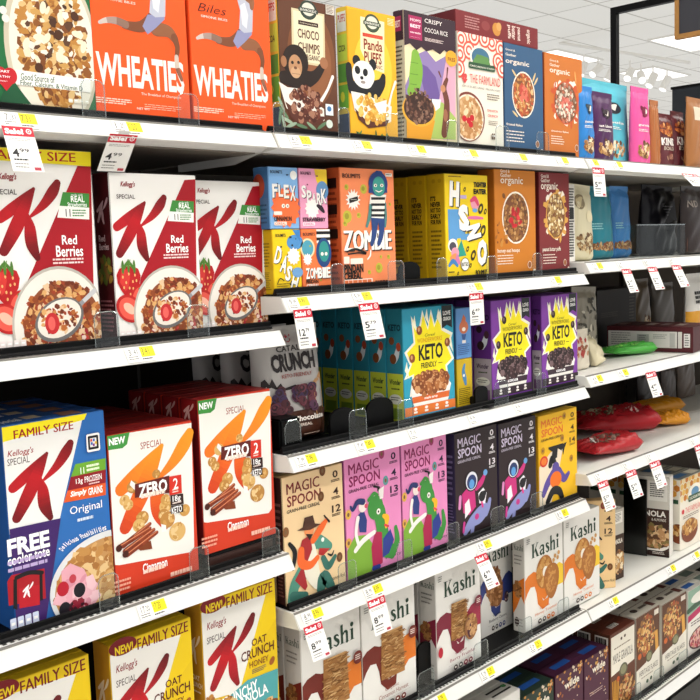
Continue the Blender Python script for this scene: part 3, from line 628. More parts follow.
def art_original(A):
    R = Ref('original', 0, 380, .2571); Q = Ref('original', 0, 520, .2571)
    A.part('front_print'); A.poly(A.clip([R(-5, 240), R(325, 128), R(245, 480), R(228, 560), R(-5, 612)]), '#eeedea')
    A.part('size_band'); A.poly(A.clip([R(-5, 185), R(337, 108), R(328, 152), R(-5, 243)]), '#f4e31b'); A.text('FAMILY SIZE', R(50, 195), R(285, 189), '#a01420', .03)
    A.part('lettering'); A.text("Kellogg's", R(25, 275), R(130, 287), '#9a1220', .01, .25); A.text('SPECIAL', R(25, 308), R(114, 318), '#4a3a38', .0)
    A.part('large_letter'); K_letter(A, *Kb(R, (28, 430), (283, 250), (268, 230), (165, 556)), REDK)
    A.part('nutrition_banner'); A.poly(A.clip([R(293, 326), R(412, 302), R(412, 346), R(275, 376)]), '#6aa52c'); A.poly(A.clip([R(275, 376), R(412, 346), R(412, 398), R(262, 430)]), '#8e1420'); A.poly(A.clip([R(262, 430), R(412, 398), R(412, 446), R(247, 477)]), '#dd5a22')
    A.text('11', R(312, 340), R(328, 362), '#ffffff', .01); A.lines(*R(336, 330), *R(388, 350), 2, '#e8f2d8', .6, .1); A.text('13g', R(294, 384), R(322, 404), '#ffffff', .01); A.text('PROTEIN', R(328, 375), R(396, 384), '#ffffff', .01); A.lines(*R(345, 390), *R(392, 402), 2, '#eac8c8'); A.text('Simply', R(272, 434), R(338, 446), '#ffffff', .03, .2); A.text('GRAINS', R(342, 420), R(400, 436), '#ffffff', .02)
    A.part('lettering'); A.text('Original', R(270, 494), R(398, 503), '#ffffff', .0); A.lines(*R(300, 540), *R(370, 548), 1, '#cfe2f4')
    for i, ch in enumerate('Delicious Possibilities'):
        if ch == ' ': continue
        a = i/22; x = 236+172*a; y = 132-103*(a**.72)+17*a; A.text(ch, Q(x-3, y-(6 if ch in 'ceous' else 12)-16), Q(x+(1 if ch in 'il' else 5), y-8), '#ffffff', .01, rot=-50+44*a)
    A.part('purple_panel'); A.poly(A.clip([Q(-5, 45), Q(234, -8), Q(178, 385), Q(-5, 440)]), '#3c1e63'); A.text('FREE', Q(22, 78), Q(192, 102), '#ffffff', .04); A.text('cooler tote', Q(24, 142), Q(192, 138), '#ffffff', .018); A.lines(*Q(25, 165), *Q(190, 175), 2, '#b9a6d2', .5, .05)
    A.part('tote_picture'); A.poly([Q(24, 240), Q(40, 215), Q(170, 188), Q(176, 305), Q(30, 335)], '#a51320'); A.poly([Q(70, 268), Q(150, 252), Q(152, 330), Q(72, 345)], '#b81626'); A.poly([Q(48, 232), Q(62, 228), Q(64, 350), Q(48, 345)], '#141014'); A.poly([Q(150, 200), Q(162, 198), Q(164, 312), Q(152, 315)], '#141014'); A.ribbon([(*Q(60, 225), .04), (*Q(110, 205), .04), (*Q(160, 205), .04)], '#191318'); K_letter(A, Q(82, 252), Q(130, 296), ['#f2eef0'])
    A.part('bowl_picture'); A.poly(A.clip([(Q(430, 232)[0]+.63*math.cos(math.radians(g)), Q(430, 232)[1]+.262*math.sin(math.radians(g))) for g in range(60, 301, 6)]), '#d9dcdf'); A.poly(A.clip([(Q(430, 238)[0]+.58*math.cos(math.radians(g)), Q(430, 238)[1]+.238*math.sin(math.radians(g))) for g in range(60, 301, 6)]), '#c09058')
    c = Q(345, 190); bc = Q(430, 238); A.flakes(bc[0]-.12, bc[1]-.04, .5, .3, ['#c08a4a', '#d3a567', '#a87038', '#e2c08a', '#b57d40'], 420, .0085, lim=(bc[0], bc[1], .56, .228))
    A.poly([Q(235, 200), Q(270, 168), Q(325, 190), Q(350, 250), Q(385, 300), Q(360, 335), Q(240, 345), Q(215, 320), Q(240, 270)], '#e3a6b4'); A.flakes(*Q(300, 300), .2, .1, ['#e8b2be', '#d890a2', '#f0c4cc'], 18, .012)
    for x, y, q, k in ((242, 268, .05, '#b5182c'), (307, 272, .05, '#17141c'), (250, 348, .05, '#1b1720'), (280, 228, .03, '#c0404c')): A.ell(*Q(x, y), q*1.2, q*.75, k)
    A.flakes(*Q(310, 335), .12, .03, ['#8a1a30', '#3a1420'], 20, .006)
    A.part('front_print'); small_icons(A, *Q(34, 388), *Q(155, 405), 4, '#cfd8f0')
    A.part('code_stamp'); A.rrect(*R(332, 210), *R(388, 270), .003, '#f2f0ee'); A.rrect(*R(338, 217), *R(382, 263), .002, '#18181c'); A.rrect(*R(346, 225), *R(374, 255), .001, '#e8e6e4')
    for x, y, k in ((348, 228, '#d83a2c'), (358, 226, '#2c62c0'), (366, 236, '#d8b02c'), (350, 240, '#2c62c0'), (358, 245, '#8a2c8a')): A.rect(*R(x, y), *R(x+8, y+9), k)
def top_blue(A): A.text('Special', (.02, .2), (.25, .8), '#e8eaf0', .02); A.rect(.3, .1, .45, .6, '#c8b8a0'); A.rect(.6, .3, .8, .9, '#9a6a58')
ORK = ['#f39a1e', '#f0901c', '#ee8420', '#e8701e', '#de5a1c', '#d04418', '#c23616']
def art_zero(A):
    R = Ref('zero_r', 130, 380, .2571)
    A.part('front_print'); A.poly(A.clip([R(263, 75), R(548, 40), R(552, 500), R(540, 518), R(300, 556), R(280, 556), R(268, 545)]), '#eeece6')
    A.part('new_flag'); A.poly(A.clip([R(259, 72), R(336, 62), R(328, 112), R(312, 126), R(259, 133)]), '#3f9440'); A.text('NEW', R(266, 90), R(322, 107), '#ffffff', .035)
    A.part('lettering'); A.text('SPECIAL', R(372, 108), R(447, 120), '#9c2a20', .0)
    A.part('large_letter')
    K_letter(A, *Kb(R, (286, 300), (548, 80), (535, 60), (430, 442)), ORK)
    A.part('food_picture'); NUG = ['#c9974f', '#d7ad69', '#b98340', '#e2c48d']
    for x, y, q in ((425, 225, .012), (345, 270, .016), (318, 318, .014), (330, 335, .014), (378, 385, .018), (455, 345, .018), (448, 375, .015), (365, 412, .017), (462, 395, .022), (495, 440, .025), (455, 320, .014), (520, 362, .016)):
        q *= .72; p = R(x, y); A.ell(*p, q/A.w, q*.95/A.h, rnd.choice(NUG[:3])); A.flakes(*p, q*.7/A.w, q*.7/A.h, NUG, 10, q*.35)
    A.poly([R(440, 410), R(456, 415), R(458, 438), R(442, 440)], '#f5f2ee'); A.poly([R(340, 245), R(358, 262), R(352, 282), R(335, 262)], '#f5f2ee')
    A.poly([R(345, 485), R(405, 470), R(410, 500), R(370, 505)], '#7d3a1c')
    for a, b in (((312, 485), (402, 408)), ((296, 492), (402, 425)), ((318, 505), (415, 430)), ((326, 518), (425, 440))): A.ribbon([(*R(*a), .055), (*R((a[0]+b[0])/2, (a[1]+b[1])/2), .05), (*R(*b), .04)], ['#7c3018', '#8f3c1f']); A.ribbon([(*R(a[0]+2, a[1]-5), .012), (*R(b[0], b[1]-4), .01)], '#d0805a')
    for x, y in ((298, 494), (320, 516)): A.ell(*R(x, y), .035, .022, '#451a10', rot=45)
    A.part('zero_panel'); A.poly([R(352, 260), R(468, 232), R(468, 296), R(352, 310)], '#5e1a16'); A.text('ZERO', R(363, 262), R(462, 289), '#ffffff', .035); A.lines(*R(372, 298), *R(455, 306), 1, '#f2dcd0', .6, .05)
    A.poly([R(468, 236), R(508, 230), R(510, 298), R(468, 306)], '#cf2f20'); A.text('2', R(480, 244), R(498, 280), '#ffffff', .01); A.lines(*R(478, 284), *R(500, 296), 2, '#ffe0d8')
    A.poly([R(472, 306), R(514, 300), R(516, 338), R(472, 344)], '#2d1512'); A.text('18g', R(478, 308), R(506, 330), '#ffffff', .01); A.lines(*R(478, 333), *R(508, 338), 1, '#d8c8c0'); A.poly([R(472, 346), R(514, 340), R(514, 368), R(472, 374)], '#2d1512'); A.text('KETO', R(475, 350), R(510, 366), '#ffffff', .02)
    A.part('lettering'); A.text('Cinnamon', R(376, 555), R(460, 565), '#ffffff', .02); A.lines(*R(378, 578), *R(458, 586), 1, '#ffd0c0'); A.lines(*R(275, 618), *R(345, 645), 3, '#f0a890', .5); A.lines(*R(470, 590), *R(545, 602), 1, '#f6c0ac')
def side_zero(A): A.rect(0, 0, 1, 1, '#6a1014'); A.rect(.1, 0, .9, .18, '#8a1418'); K_letter(A, (.2, .02), (.8, .14), ['#d9a8a0'])
YK = ['#5e0c14', '#8a0f1a', '#c0141f', '#a81120', '#7c0f18']
def art_oat(A):
    R = Ref('oat_r', 170, 540, .2571)
    A.part('front_print'); A.poly(A.clip([R(120, 280), R(372, 210), R(300, 480), R(270, 590), R(120, 635)]), '#ebe8e2'); A.poly(A.clip([R(372, 210), R(420, 195), R(420, 300), R(300, 480)]), '#eecb12')
    A.part('size_band'); A.poly(A.clip([R(112, 225), R(420, 140), R(420, 196), R(112, 286)]), '#f0cc10'); A.text('FAMILY SIZE', R(217, 222), R(398, 199), '#7a1018', .025)
    A.ell(*R(166, 248), .165, .048, '#7d0f1a'); A.text('NEW!', R(137, 252), R(203, 263), '#f3d21c', .03)
    A.part('lettering'); A.text("Kellogg's", R(140, 322), R(218, 331), '#8f1020', .01, .25); A.text('SPECIAL', R(141, 381), R(213, 379), '#4a3a38', .0)
    A.part('large_letter'); K_letter(A, *Kb(R, (143, 490), (328, 290), (318, 280), (245, 577)), YK)
    A.part('lettering'); A.text('OAT', R(316, 386), R(376, 391), '#5a1a14', .015); A.text('CRUNCH', R(275, 440), R(405, 424), '#5a1a14', .015); A.text('HONEY', R(308, 476), R(384, 468), '#8a4a1a', .01); A.ell(*R(397, 468), .05, .018, '#a05a20', rot=-55); A.lines(R(318, 505)[0], R(318, 505)[1], R(378, 500)[0], R(318, 505)[1]+.03, 3, '#7a6a5a')
    A.part('teal_banner'); A.poly(A.clip([R(300, 545), R(420, 498), R(420, 640), R(200, 680), R(215, 620)]), '#4fa3a8'); A.text('CRUNCHY', R(188, 615), R(342, 592), '#ffffff', .02, rot=-6); A.text('GRANOLA', R(225, 632), R(382, 602), '#ffffff', .02, rot=-6)
    A.part('food_picture'); A.flakes(*R(190, 660), .25, .05, FLK, 70, .009); A.flakes(*R(390, 640), .12, .03, FLK, 30, .009); A.flakes(*R(160, 615), .05, .012, FLK, 6, .006)
def side_oat(A): A.rect(0, 0, 1, 1, '#c08b22'); K_letter(A, (.15, .18), (.9, .36), ['#e6d8b8']); A.text('OAT', (.3, .42), (.75, .45), '#efe2c2'); A.text('CRUNCH', (.15, .46), (.9, .49), '#efe2c2'); A.lines(.2, .51, .85, .53, 1, '#efe2c2'); A.flakes(.5, .66, .4, .06, ['#8a5a20', '#a8742c'], 25, .008)
# --- small character-style cereal boxes
def dots(A, n, c, r0, r1):
    for k in range(n): A.ell(A.rnd.uniform(.06, .94), A.rnd.uniform(.06, .94), A.rnd.uniform(r0, r1)/A.w, A.rnd.uniform(r0, r1)/A.h, c, n=12)
def small_word(A, w, c, pos, ink='#171717', rot=0):
    for ch, (x, y, s) in zip(w, pos):
        for d, k in ((.02, ink), (0, c)): A.text(ch, (x+d, y+d*.6), (x+s+d, y+s*1.25+d*.6), k, .035, rot=rot)
def art_flex(A):
    dots(A, 8, '#27406a', .001, .002); A.part('brand_lettering'); A.text('BOLIMITS', (.06, .05), (.46, .1), '#1a1a22', .03); A.ell(.85, .12, .12, .075, '#f4f4f0')
    A.part('figure_picture'); A.poly([(.16, .82), (.2, .6), (.34, .48), (.55, .45), (.76, .52), (.86, .66), (.9, .82)], '#f0703c'); A.star(.55, .66, .04, .033, 14, '#f0703c')
    A.ell(.46, .63, .06, .035, '#f6ece0'); A.ell(.6, .63, .06, .035, '#f6ece0'); A.ell(.47, .63, .02, .014, '#222222'); A.ell(.61, .63, .02, .014, '#222222')
    A.part('lettering'); small_word(A, 'FLEX', '#f3f0ea', ((.1, .27, .18), (.31, .28, .16), (.49, .28, .18), (.7, .29, .2))); A.text('CINNAMON', (.12, .8), (.72, .88), '#1c1512', .04); A.rrect(.12, .89, .55, .95, .002, '#f4e6dc'); A.text('CEREAL', (.15, .9), (.52, .94), '#e06a3c', .02); A.rrect(.12, .72, .4, .78, .002, '#f4e6dc')
def art_spark(A):
    A.poly([(.55, 0), (1, 0), (1, .4), (.8, .36), (.62, .2)], '#e9c62a'); A.ell(.82, .36, .22, .16, '#5f8fc0'); dots(A, 7, '#7a1c4c', .001, .0022)
    A.part('brand_lettering'); A.text('BOLIMITS', (.06, .05), (.42, .1), '#1a1a22', .03)
    A.part('lettering'); small_word(A, 'SPARK', '#f5f1ee', ((.06, .28, .17), (.25, .36, .17), (.42, .41, .17), (.6, .4, .17), (.76, .33, .2))); A.star(.42, .67, .021, .016, 12, '#f6f2ee'); A.ribbon([(.62, .62, .08), (.74, .66, .14), (.84, .72, .08)], '#2a1d28')
    A.text('STRAWBERRY', (.07, .82), (.9, .89), '#1c1016', .04); A.rrect(.07, .9, .5, .96, .002, '#f4e6ec'); A.text('CEREAL', (.1, .91), (.47, .95), '#d86a98', .02)
def art_dash(A):
    A.ell(.8, .2, .3, .12, '#4f8fc9'); A.poly([(.72, 0), (1, 0), (1, .2)], '#3d7fc0'); dots(A, 16, '#2b2410', .001, .003)
    A.part('brand_lettering'); A.text('BOLIMITS', (.1, .06), (.46, .11), '#1a1a22', .03)
    A.part('lettering'); small_word(A, 'DASH', '#f5f1ea', ((.06, .26, .22), (.26, .4, .22), (.42, .56, .2), (.62, .7, .22)), rot=20); A.star(.72, .42, .018, .014, 12, '#f6f2ee')
    A.part('figure_picture'); A.ell(.85, .68, .2, .08, '#6d9ccc'); A.ribbon([(.1, .84, .03), (.2, .76, .03), (.34, .8, .03)], '#3a3010'); A.lines(.08, .84, .6, .95, 3, '#8a7410')
def art_szombie(A):
    A.ell(.2, .3, .25, .16, '#e8d7a8'); A.ell(.2, .3, .2, .13, '#4f9fb5'); dots(A, 5, '#a7a83c', .0015, .003)
    A.part('figure_picture'); A.poly([(.52, .0), (1, .0), (1, .25), (.52, .22)], '#f4f1ea'); A.rect(.52, .03, 1, .08, '#17171a'); A.rect(.52, .13, 1, .18, '#17171a'); A.ell(.76, .38, .27, .24, '#22477d'); A.ell(.77, .36, .18, .17, '#2f8f8a'); A.ell(.7, .4, .05, .03, '#f0ece0'); A.ell(.84, .4, .05, .03, '#f0ece0')
    A.part('brand_lettering'); A.text('BOLIMITS', (.05, .05), (.46, .1), '#1a1a22', .03); A.star(.18, .48, .013, .009, 12, '#f6f2ee')
    A.part('lettering'); small_word(A, 'ZOMBIE', '#f5f1ea', tuple((.1+.145*i, .62, .14) for i in range(6))); A.text('PINDAN', (.1, .81), (.52, .87), '#1c1512', .04); A.text('CEREAL', (.1, .88), (.55, .94), '#f6ece2', .04)
def art_zombie(A):
    R = Ref('zombie', 260, 140, .2571)
    A.part('front_print')
    for x, y, q in ((335, 182, .006), (402, 190, .01), (338, 298, .013), (383, 293, .006), (463, 498, .011), (330, 325, .006), (425, 515, .005), (350, 215, .005), (470, 455, .004), (505, 250, .004), (500, 455, .005)): A.ell(*R(x, y), q/A.w, q/A.h, '#c0b53e'); A.ell(*R(x-2, y-2), q*.5/A.w, q*.5/A.h, '#9a9430')
    A.part('brand_lettering'); A.text('BOLIMITS', R(318, 128), R(388, 148), '#1b1b20', .04); A.rrect(*R(486, 128), *R(512, 142), .001, '#f3efe8'); A.lines(*R(488, 132), *R(510, 139), 1, '#333333')
    A.star(*R(360, 232), .023, .015, 14, '#f6f2ea'); A.poly([R(344, 228), R(378, 218), R(380, 234), R(346, 246)], '#1b1b1b'); A.lines(*R(350, 230), *R(375, 234), 1, '#d0d0c8')
    A.part('figure_picture'); A.ribbon([(*R(432, 255), .09), (*R(424, 300), .06), (*R(414, 335), .045)], '#4f8580'); A.ribbon([(*R(482, 250), .08), (*R(488, 300), .05), (*R(486, 335), .04)], '#4f8580')
    A.ribbon([(*R(445, 300), .15), (*R(444, 350), .1), (*R(434, 405), .07)], '#27437c'); A.ribbon([(*R(470, 300), .14), (*R(472, 350), .1), (*R(462, 400), .07)], '#27437c')
    A.poly([R(428, 212), R(490, 212), R(484, 250), R(480, 305), R(432, 302), R(436, 250), R(424, 248)], '#f2efe8')
    for a in (222, 246, 268, 288): A.poly([R(430, a), R(486, a), R(484, a+10), R(431, a+10)], '#191a1e')
    A.ell(*R(458, 170), .18, .105, '#24407e'); A.poly([R(425, 150), R(450, 118), R(470, 120), R(490, 150), R(494, 205), R(420, 205)], '#24407e'); A.ell(*R(460, 180), .115, .085, '#3c9c90'); A.ell(*R(460, 202), .05, .03, '#3c9c90')
    for x in (447, 472): A.ell(*R(x, 176), .03, .014, '#f4f0e6'); A.ell(*R(x, 176), .012, .008, '#1b1b1b')
    A.ribbon([(*R(448, 195), .01), (*R(460, 201), .014), (*R(473, 195), .01)], '#f4f0e6')
    A.part('lettering'); 
    for d, k in ((4, '#1b1b1b'), (0, '#f6f2ea')): A.text('ZOMBIE', R(323+d, 352+d), R(508+d, 426+d), k, .06)
    A.part('figure_picture'); A.ribbon([(*R(472, 345), .1), (*R(468, 375), .09), (*R(460, 402), .07)], '#27437c'); A.ribbon([(*R(443, 345), .1), (*R(440, 375), .09), (*R(433, 405), .06)], '#27437c'); A.ribbon([(*R(335, 435), .02), (*R(370, 425), .03), (*R(410, 442), .03), (*R(380, 440), .02), (*R(340, 445), .02)], '#1b1b1b'); A.ribbon([(*R(428, 430), .02), (*R(426, 450), .025), (*R(416, 464), .02)], '#f6f2ea')
    A.part('lettering'); A.rrect(*R(322, 455), *R(345, 482), .002, '#f6e6d8'); A.rrect(*R(348, 462), *R(398, 482), .002, '#f6e6d8'); A.text('PINDAN', R(323, 486), R(400, 515), '#1f1611', .05); A.text('CEREAL', R(323, 517), R(396, 544), '#1f1611', .05); A.rrect(*R(322, 546), *R(436, 562), .001, '#f6e6d8'); A.lines(*R(326, 549), *R(432, 560), 1, '#e0703c', .7, .02); A.lines(*R(445, 548), *R(510, 556), 1, '#5a2a16')
def side_zombie(A): A.lines(.15, .1, .85, .95, 18, '#8a3a1c'); A.rect(.2, .08, .8, .16, '#26140e'); A.rect(.2, .3, .8, .38, '#26140e'); A.rect(.2, .5, .8, .58, '#26140e')
def side_yellow(A):
    for i, w in enumerate(("IT'S", 'NEVER', 'NOT TOO', 'EARLY', 'FOR FUN')): A.text(w, (.2, .2+.055*i), (.78 if len(w) > 4 else .5, .245+.055*i), '#2a2410', .04)
    A.lines(.2, .52, .85, .9, 9, '#7a6410'); A.ell(.4, .06, .1, .02, '#b89410'); A.ell(.75, .06, .1, .02, '#b89410')
def side_flex(A): A.ell(.35, .3, .4, .2, '#b0462c'); A.rect(0, .5, 1, .8, '#4a6f98'); A.lines(.2, .6, .9, .95, 5, '#2c4668')
def art_hsno(A):
    R = Ref('hsno', 400, 140, .2857)
    A.part('figure_picture'); A.poly([R(166, 242), R(208, 242), R(210, 300), R(228, 318), R(228, 342), R(200, 345), R(196, 360), R(170, 372)], '#5d9bd0'); A.poly([R(212, 330), R(268, 326), R(270, 350), R(212, 350)], '#5d9bd0')
    A.poly([R(198, 390), R(214, 350), R(232, 405), R(204, 410)], '#2c9a88'); A.ell(*R(184, 370), .11, .065, '#f3efe8'); A.ell(*R(184, 374), .08, .045, '#4a4652'); A.ell(*R(192, 395), .09, .05, '#e79ab0')
    A.ribbon([(*R(180, 415), .08), (*R(195, 410), .1), (*R(206, 430), .06)], ['#e8935a', '#d07ab0']); A.ribbon([(*R(172, 440), .05), (*R(185, 425), .07), (*R(200, 440), .05)], '#3f7fc0')
    A.ell(*R(262, 222), .1, .06, '#e79ab0'); A.ribbon([(*R(248, 212), .05), (*R(262, 205), .08), (*R(272, 225), .05)], '#d8486c'); A.ell(*R(262, 246), .06, .02, '#6aa8d8'); A.ribbon([(*R(240, 272), .04), (*R(268, 272), .05), (*R(290, 274), .03)], '#d86a98'); A.rect(*R(208, 192), *R(232, 205), '#c0a8d0')
    A.part('front_print')
    for x, y, q in ((282, 240, .09), (290, 318, .1), (256, 404, .09), (236, 382, .05), (278, 382, .05), (246, 440, .04), (202, 468, .03), (225, 172, .04), (298, 250, .05), (238, 320, .04)): A.ell(*R(x, y), q*.6, q*.62, '#3a3112', rot=30); A.ell(*R(x, y), q*.25, q*.28, '#e6c414', rot=30)
    A.part('lettering')
    for ch, a, b, ro in (('H', (170, 142), (206, 232), 4), ('S', (202, 225), (240, 318), -6), ('N', (240, 280), (272, 362), 80), ('O', (268, 348), (304, 440), 6)):
        for d, k in ((4, '#191919'), (0, '#f6f3ee')): A.text(ch, R(a[0]+d, a[1]+d), R(b[0]+d, b[1]+d), k, .07, rot=ro)
    A.text('TIGHTER', R(256, 146), R(302, 166), '#1d1a10', .05); A.text('EATER', R(256, 170), R(302, 190), '#1d1a10', .05); A.ell(*R(226, 436), .1, .065, '#1d1a10'); A.ell(*R(226, 436), .088, .058, '#f5f2ea'); A.text('BITES', R(214, 430), R(238, 442), '#1d1a10', .03); A.lines(*R(166, 124), *R(215, 132), 1, '#8a6410', .6); A.text('BOLIMITS', R(264, 456), R(304, 472), '#1d1a10', .05); A.lines(*R(168, 462), *R(190, 470), 1, '#1d1a10')
# --- starburst keto boxes
def keto(key, x, y, k, kind):
    teal = kind == 'teal'; band = '#e0762c' if teal else '#33202c'; foot = '#2f9ac0' if teal else '#6b2f92'
    def art(A):
        if teal:
            R = Ref('keto_teal', 380, 290, .3); L = lambda u, t: (u, t)
        A.part('starburst'); c = (.5, .44)
        out = [(.02, .38), (.2, .3), (.16, .06), (.3, .2), (.38, .02), (.48, .18), (.55, .02), (.62, .16), (.74, .03), (.78, .2), (.98, .26), (.9, .38), (1, .5), (.85, .56), (.9, .75), (.1, .78), (.16, .6), (0, .62), (.12, .5)]
        A.poly(out, '#f0efe0'); A.poly([(c[0]+(u-c[0])*.9, c[1]+(t-c[1])*.9) for u, t in out], '#f4e21a')
        for a in ((.22, .1), (.46, .05), (.69, .06), (.05, .5), (.93, .32)): A.poly([(a[0]-.03, a[1]+.04), (a[0]+.01, a[1]-.04), (a[0]+.05, a[1]+.12)], '#f6f3d8')
        A.part('ribbon_flag'); A.poly([(.76, 0), (.97, 0), (.97, .21), (.865, .18), (.76, .21)], '#1d2326'); A.text('LOVE', (.79, .05), (.94, .09), '#e8e8e4', .03); A.text('CRUNCH', (.79, .105), (.94, .14), '#e8e8e4', .03)
        A.part('lettering'); A.text('Cereal', (.42, .235), (.62, .262), '#2a2a20', -.005, .3); A.text('WONDERWORKS', (.27, .272), (.76, .312), '#d88a1c' if teal else '#6a5a10', .0)
        A.text('KETO', (.29, .33), (.77, .475), '#151515', .03); A.text('FRIENDLY', (.33, .495), (.64, .545), '#1c1c18', .02); A.lines(.67, .515, .76, .53, 1, '#1c1c18')
        puff = ['#8a4a22', '#a05a2c', '#7a3d1a', '#b06c3a', '#d09a6a'] if teal else ['#2c1a1c', '#3a2426', '#211316', '#4a3234', '#7a6264']
        A.part('bowl_picture'); A.poly([(.11, .73), (.92, .73), (.86, .86), (.78, .955), (.24, .955), (.17, .86)], '#ece9e4'); A.ell(.515, .73, .405, .06, '#f4f1ec'); A.poly([(.14, .79), (.89, .79), (.87, .845), (.16, .845)], '#d8672a' if teal else '#3a2834'); A.text('maple syrup' if teal else 'cocoa', (.38, .805), (.64, .832), '#ffffff', .02)
        A.flakes(.515, .685, .36, .095, puff, 110, .0085, 'ball')
        for u, t in ((.31, .2), (.16, .44), (.86, .34)): A.ell(u, t, .055, .04, puff[0], rot=-15); A.ell(u-.01, t-.008, .02, .02, puff[4])
        A.part('lower_band'); A.rect(0, .875, 1, .955, band); A.rect(0, .955, 1, 1, foot)
        for u in (.2, .41, .62, .82): A.ell(u, .9, .03, .014, '#f4efe8'); A.rect(u-.035, .92, u+.035, .938, '#f4efe8')
        A.lines(.06, .966, .4, .99, 1, '#dfe8f2', .6); A.lines(.62, .966, .95, .99, 1, '#dfe8f2', .5)
    return art
def side_keto(teal):
    def f(A):
        A.text('KETO', (.12, .13), (.92, .19), '#123c48' if teal else '#2e1440', .05); A.ribbon([(.5, .46, .2), (.62, .41, .3), (.75, .33, .2)], '#d8dde0'); A.ell(.33, .28, .17, .035, '#7a4424' if teal else '#2a181a'); A.ell(.4, .44, .2, .045, '#7a4424' if teal else '#2a181a'); A.ell(.75, .33, .14, .04, '#a8442a' if teal else '#4a2a34')
        A.rect(0, .57, 1, 1, '#b9c43a' if teal else '#a59aa0'); A.text('Wonder', (.15, .62), (.85, .67), '#1f3a26' if teal else '#3a2440', .03, .2); A.lines(.25, .7, .8, .73, 1, '#3a4a20'); A.ell(.5, .8, .4, .045, '#d9d9cc'); A.lines(.2, .78, .8, .82, 2, '#5a5a50'); A.rect(.15, .88, .9, .98, '#6f8a28' if teal else '#6a4a6c')
    return f
# --- boxes with stacked block capitals and folk figures
def magic(key, ink, sub, num, numc, fig, foot=None, rings=()):
    def art(A):
        A.part('lettering'); A.text('MAGIC', (.07, .05), (.60, .135), ink, .025); A.text('SPOON', (.07, .15), (.62, .235), ink, .02); A.text('GRAIN-FREE CEREAL', (.06, .255), (.6, .282), sub, .02)
        for i, n in enumerate(('0', '4', num)): A.text(n, (.83 if n != num else .8, .04+.14*i), (.92 if n != num else .95, .1+.14*i), numc, .02); A.lines(.8, .112+.14*i, .95, .135+.14*i, 2, numc, .6, .1)
        if foot: A.text(foot, (.68, .9), (.98, .93), numc, .0)
        A.part('cereal_rings')
        for u, t, c in rings: A.ell(u, t, .05, .04, c); A.ell(u, t, .02, .017, '#7a5a3a')
        A.part('figure_picture'); fig(A)
    return art
def fig_tan(A):
    g = '#4f8f7c'; g2 = '#3a6f64'
    A.ribbon([(.08, .52, .05), (.16, .6, .07), (.12, .72, .06)], '#17171a')
    A.ribbon([(.08, 1.0-.03, .14), (.14, .86, .16), (.24, .80, .2), (.34, .74, .22)], g); A.ribbon([(.3, .62, .14), (.5, .57, .18), (.62, .6, .16), (.72, .64, .12)], g); A.ribbon([(.4, .62, .2), (.42, .78, .24), (.5, .9, .16)], '#e8e2d0'); A.ribbon([(.62, .72, .08), (.7, .8, .1), (.82, .74, .06)], g2); A.ribbon([(.56, .96, .14), (.62, .88, .18), (.74, .97, .12)], g2); A.ribbon([(.1, .94, .12), (.3, .97, .1)], g2)
    A.poly([(.56, .63), (.74, .66), (.62, .70), (.54, .68)], '#b02a2a'); A.ribbon([(.7, .7, .02), (.76, .72, .03), (.8, .69, .015)], '#17171a'); A.ell(.62, .57, .025, .018, '#f3f0e8')
    A.poly([(.2, .66), (.28, .52), (.42, .5), (.44, .62), (.34, .72)], '#a1262c'); A.poly([(.14, .82), (.28, .72), (.34, .9), (.3, .93)], '#a1262c')
    A.ribbon([(.26, .6, .1), (.26, .7, .12), (.4, .74, .1), (.52, .7, .07)], '#e8662a'); A.ribbon([(.46, .55, .09), (.6, .47, .1), (.7, .42, .05)], '#e8662a'); A.ribbon([(.66, .38, .02), (.74, .44, .03)], '#17171a')
    A.ell(.4, .46, .08, .05, '#e8915a'); A.poly([(.2, .435), (.3, .42), (.33, .35), (.47, .35), (.5, .42), (.6, .44), (.42, .46)], '#4a2c20'); A.poly([(.34, .48), (.46, .5), (.4, .54)], '#2c1a14')
def fig_pink(A):
    g = '#3f8f3f'; g2 = '#7aa838'
    A.poly([(0, .98), (0, .74), (.14, .64), (.34, .66), (.5, .8), (.42, .98)], g2); A.ribbon([(.5, .44, .18), (.58, .5, .22), (.62, .62, .2), (.66, .8, .24), (.76, .86, .2)], g); A.ell(.52, .46, .14, .1, g); A.ribbon([(.8, .9, .12), (.9, .8, .1), (.88, .68, .06)], g); A.ribbon([(.4, .38, .05), (.45, .36, .05), (.5, .34, .05), (.56, .36, .04)], g)
    A.ell(.57, .5, .035, .025, '#f3f0e8'); A.ell(.57, .5, .014, .01, '#17171a'); A.ribbon([(.66, .55, .05), (.72, .58, .09), (.7, .65, .04)], '#f0b428'); A.ribbon([(.68, .63, .03), (.74, .65, .03)], '#d83a4a')
    A.poly([(.5, .66), (.62, .68), (.62, .94), (.44, .98), (.42, .78)], '#a8204c'); A.poly([(.64, .74), (.78, .68), (.84, .78), (.74, .88), (.62, .9)], '#2c3a8c')
    A.poly([(.2, .48), (.3, .44), (.36, .54), (.34, .64), (.22, .62)], '#2a3a7c'); A.ribbon([(.2, .5, .06), (.16, .62, .05), (.2, .72, .05)], '#f1ece8'); A.ribbon([(.14, .76, .06), (.28, .7, .07), (.48, .66, .06)], '#f1ece8')
    A.ell(.29, .42, .07, .045, '#f1e2dc'); A.ribbon([(.3, .38, .08), (.2, .37, .07), (.12, .42, .05), (.08, .39, .03)], '#27336a'); A.ell(.35, .42, .03, .02, '#d8506a'); A.rect(.56, .3, .6, .33, '#17171a'); A.ribbon([(.5, .28, .03), (.6, .3, .02)], '#17171a'); A.poly([(.58, .32), (.68, .3), (.66, .4), (.6, .4)], '#f1ece8'); A.ribbon([(.45, .98-.02, .06), (.55, .96, .06)], '#2c3a8c')
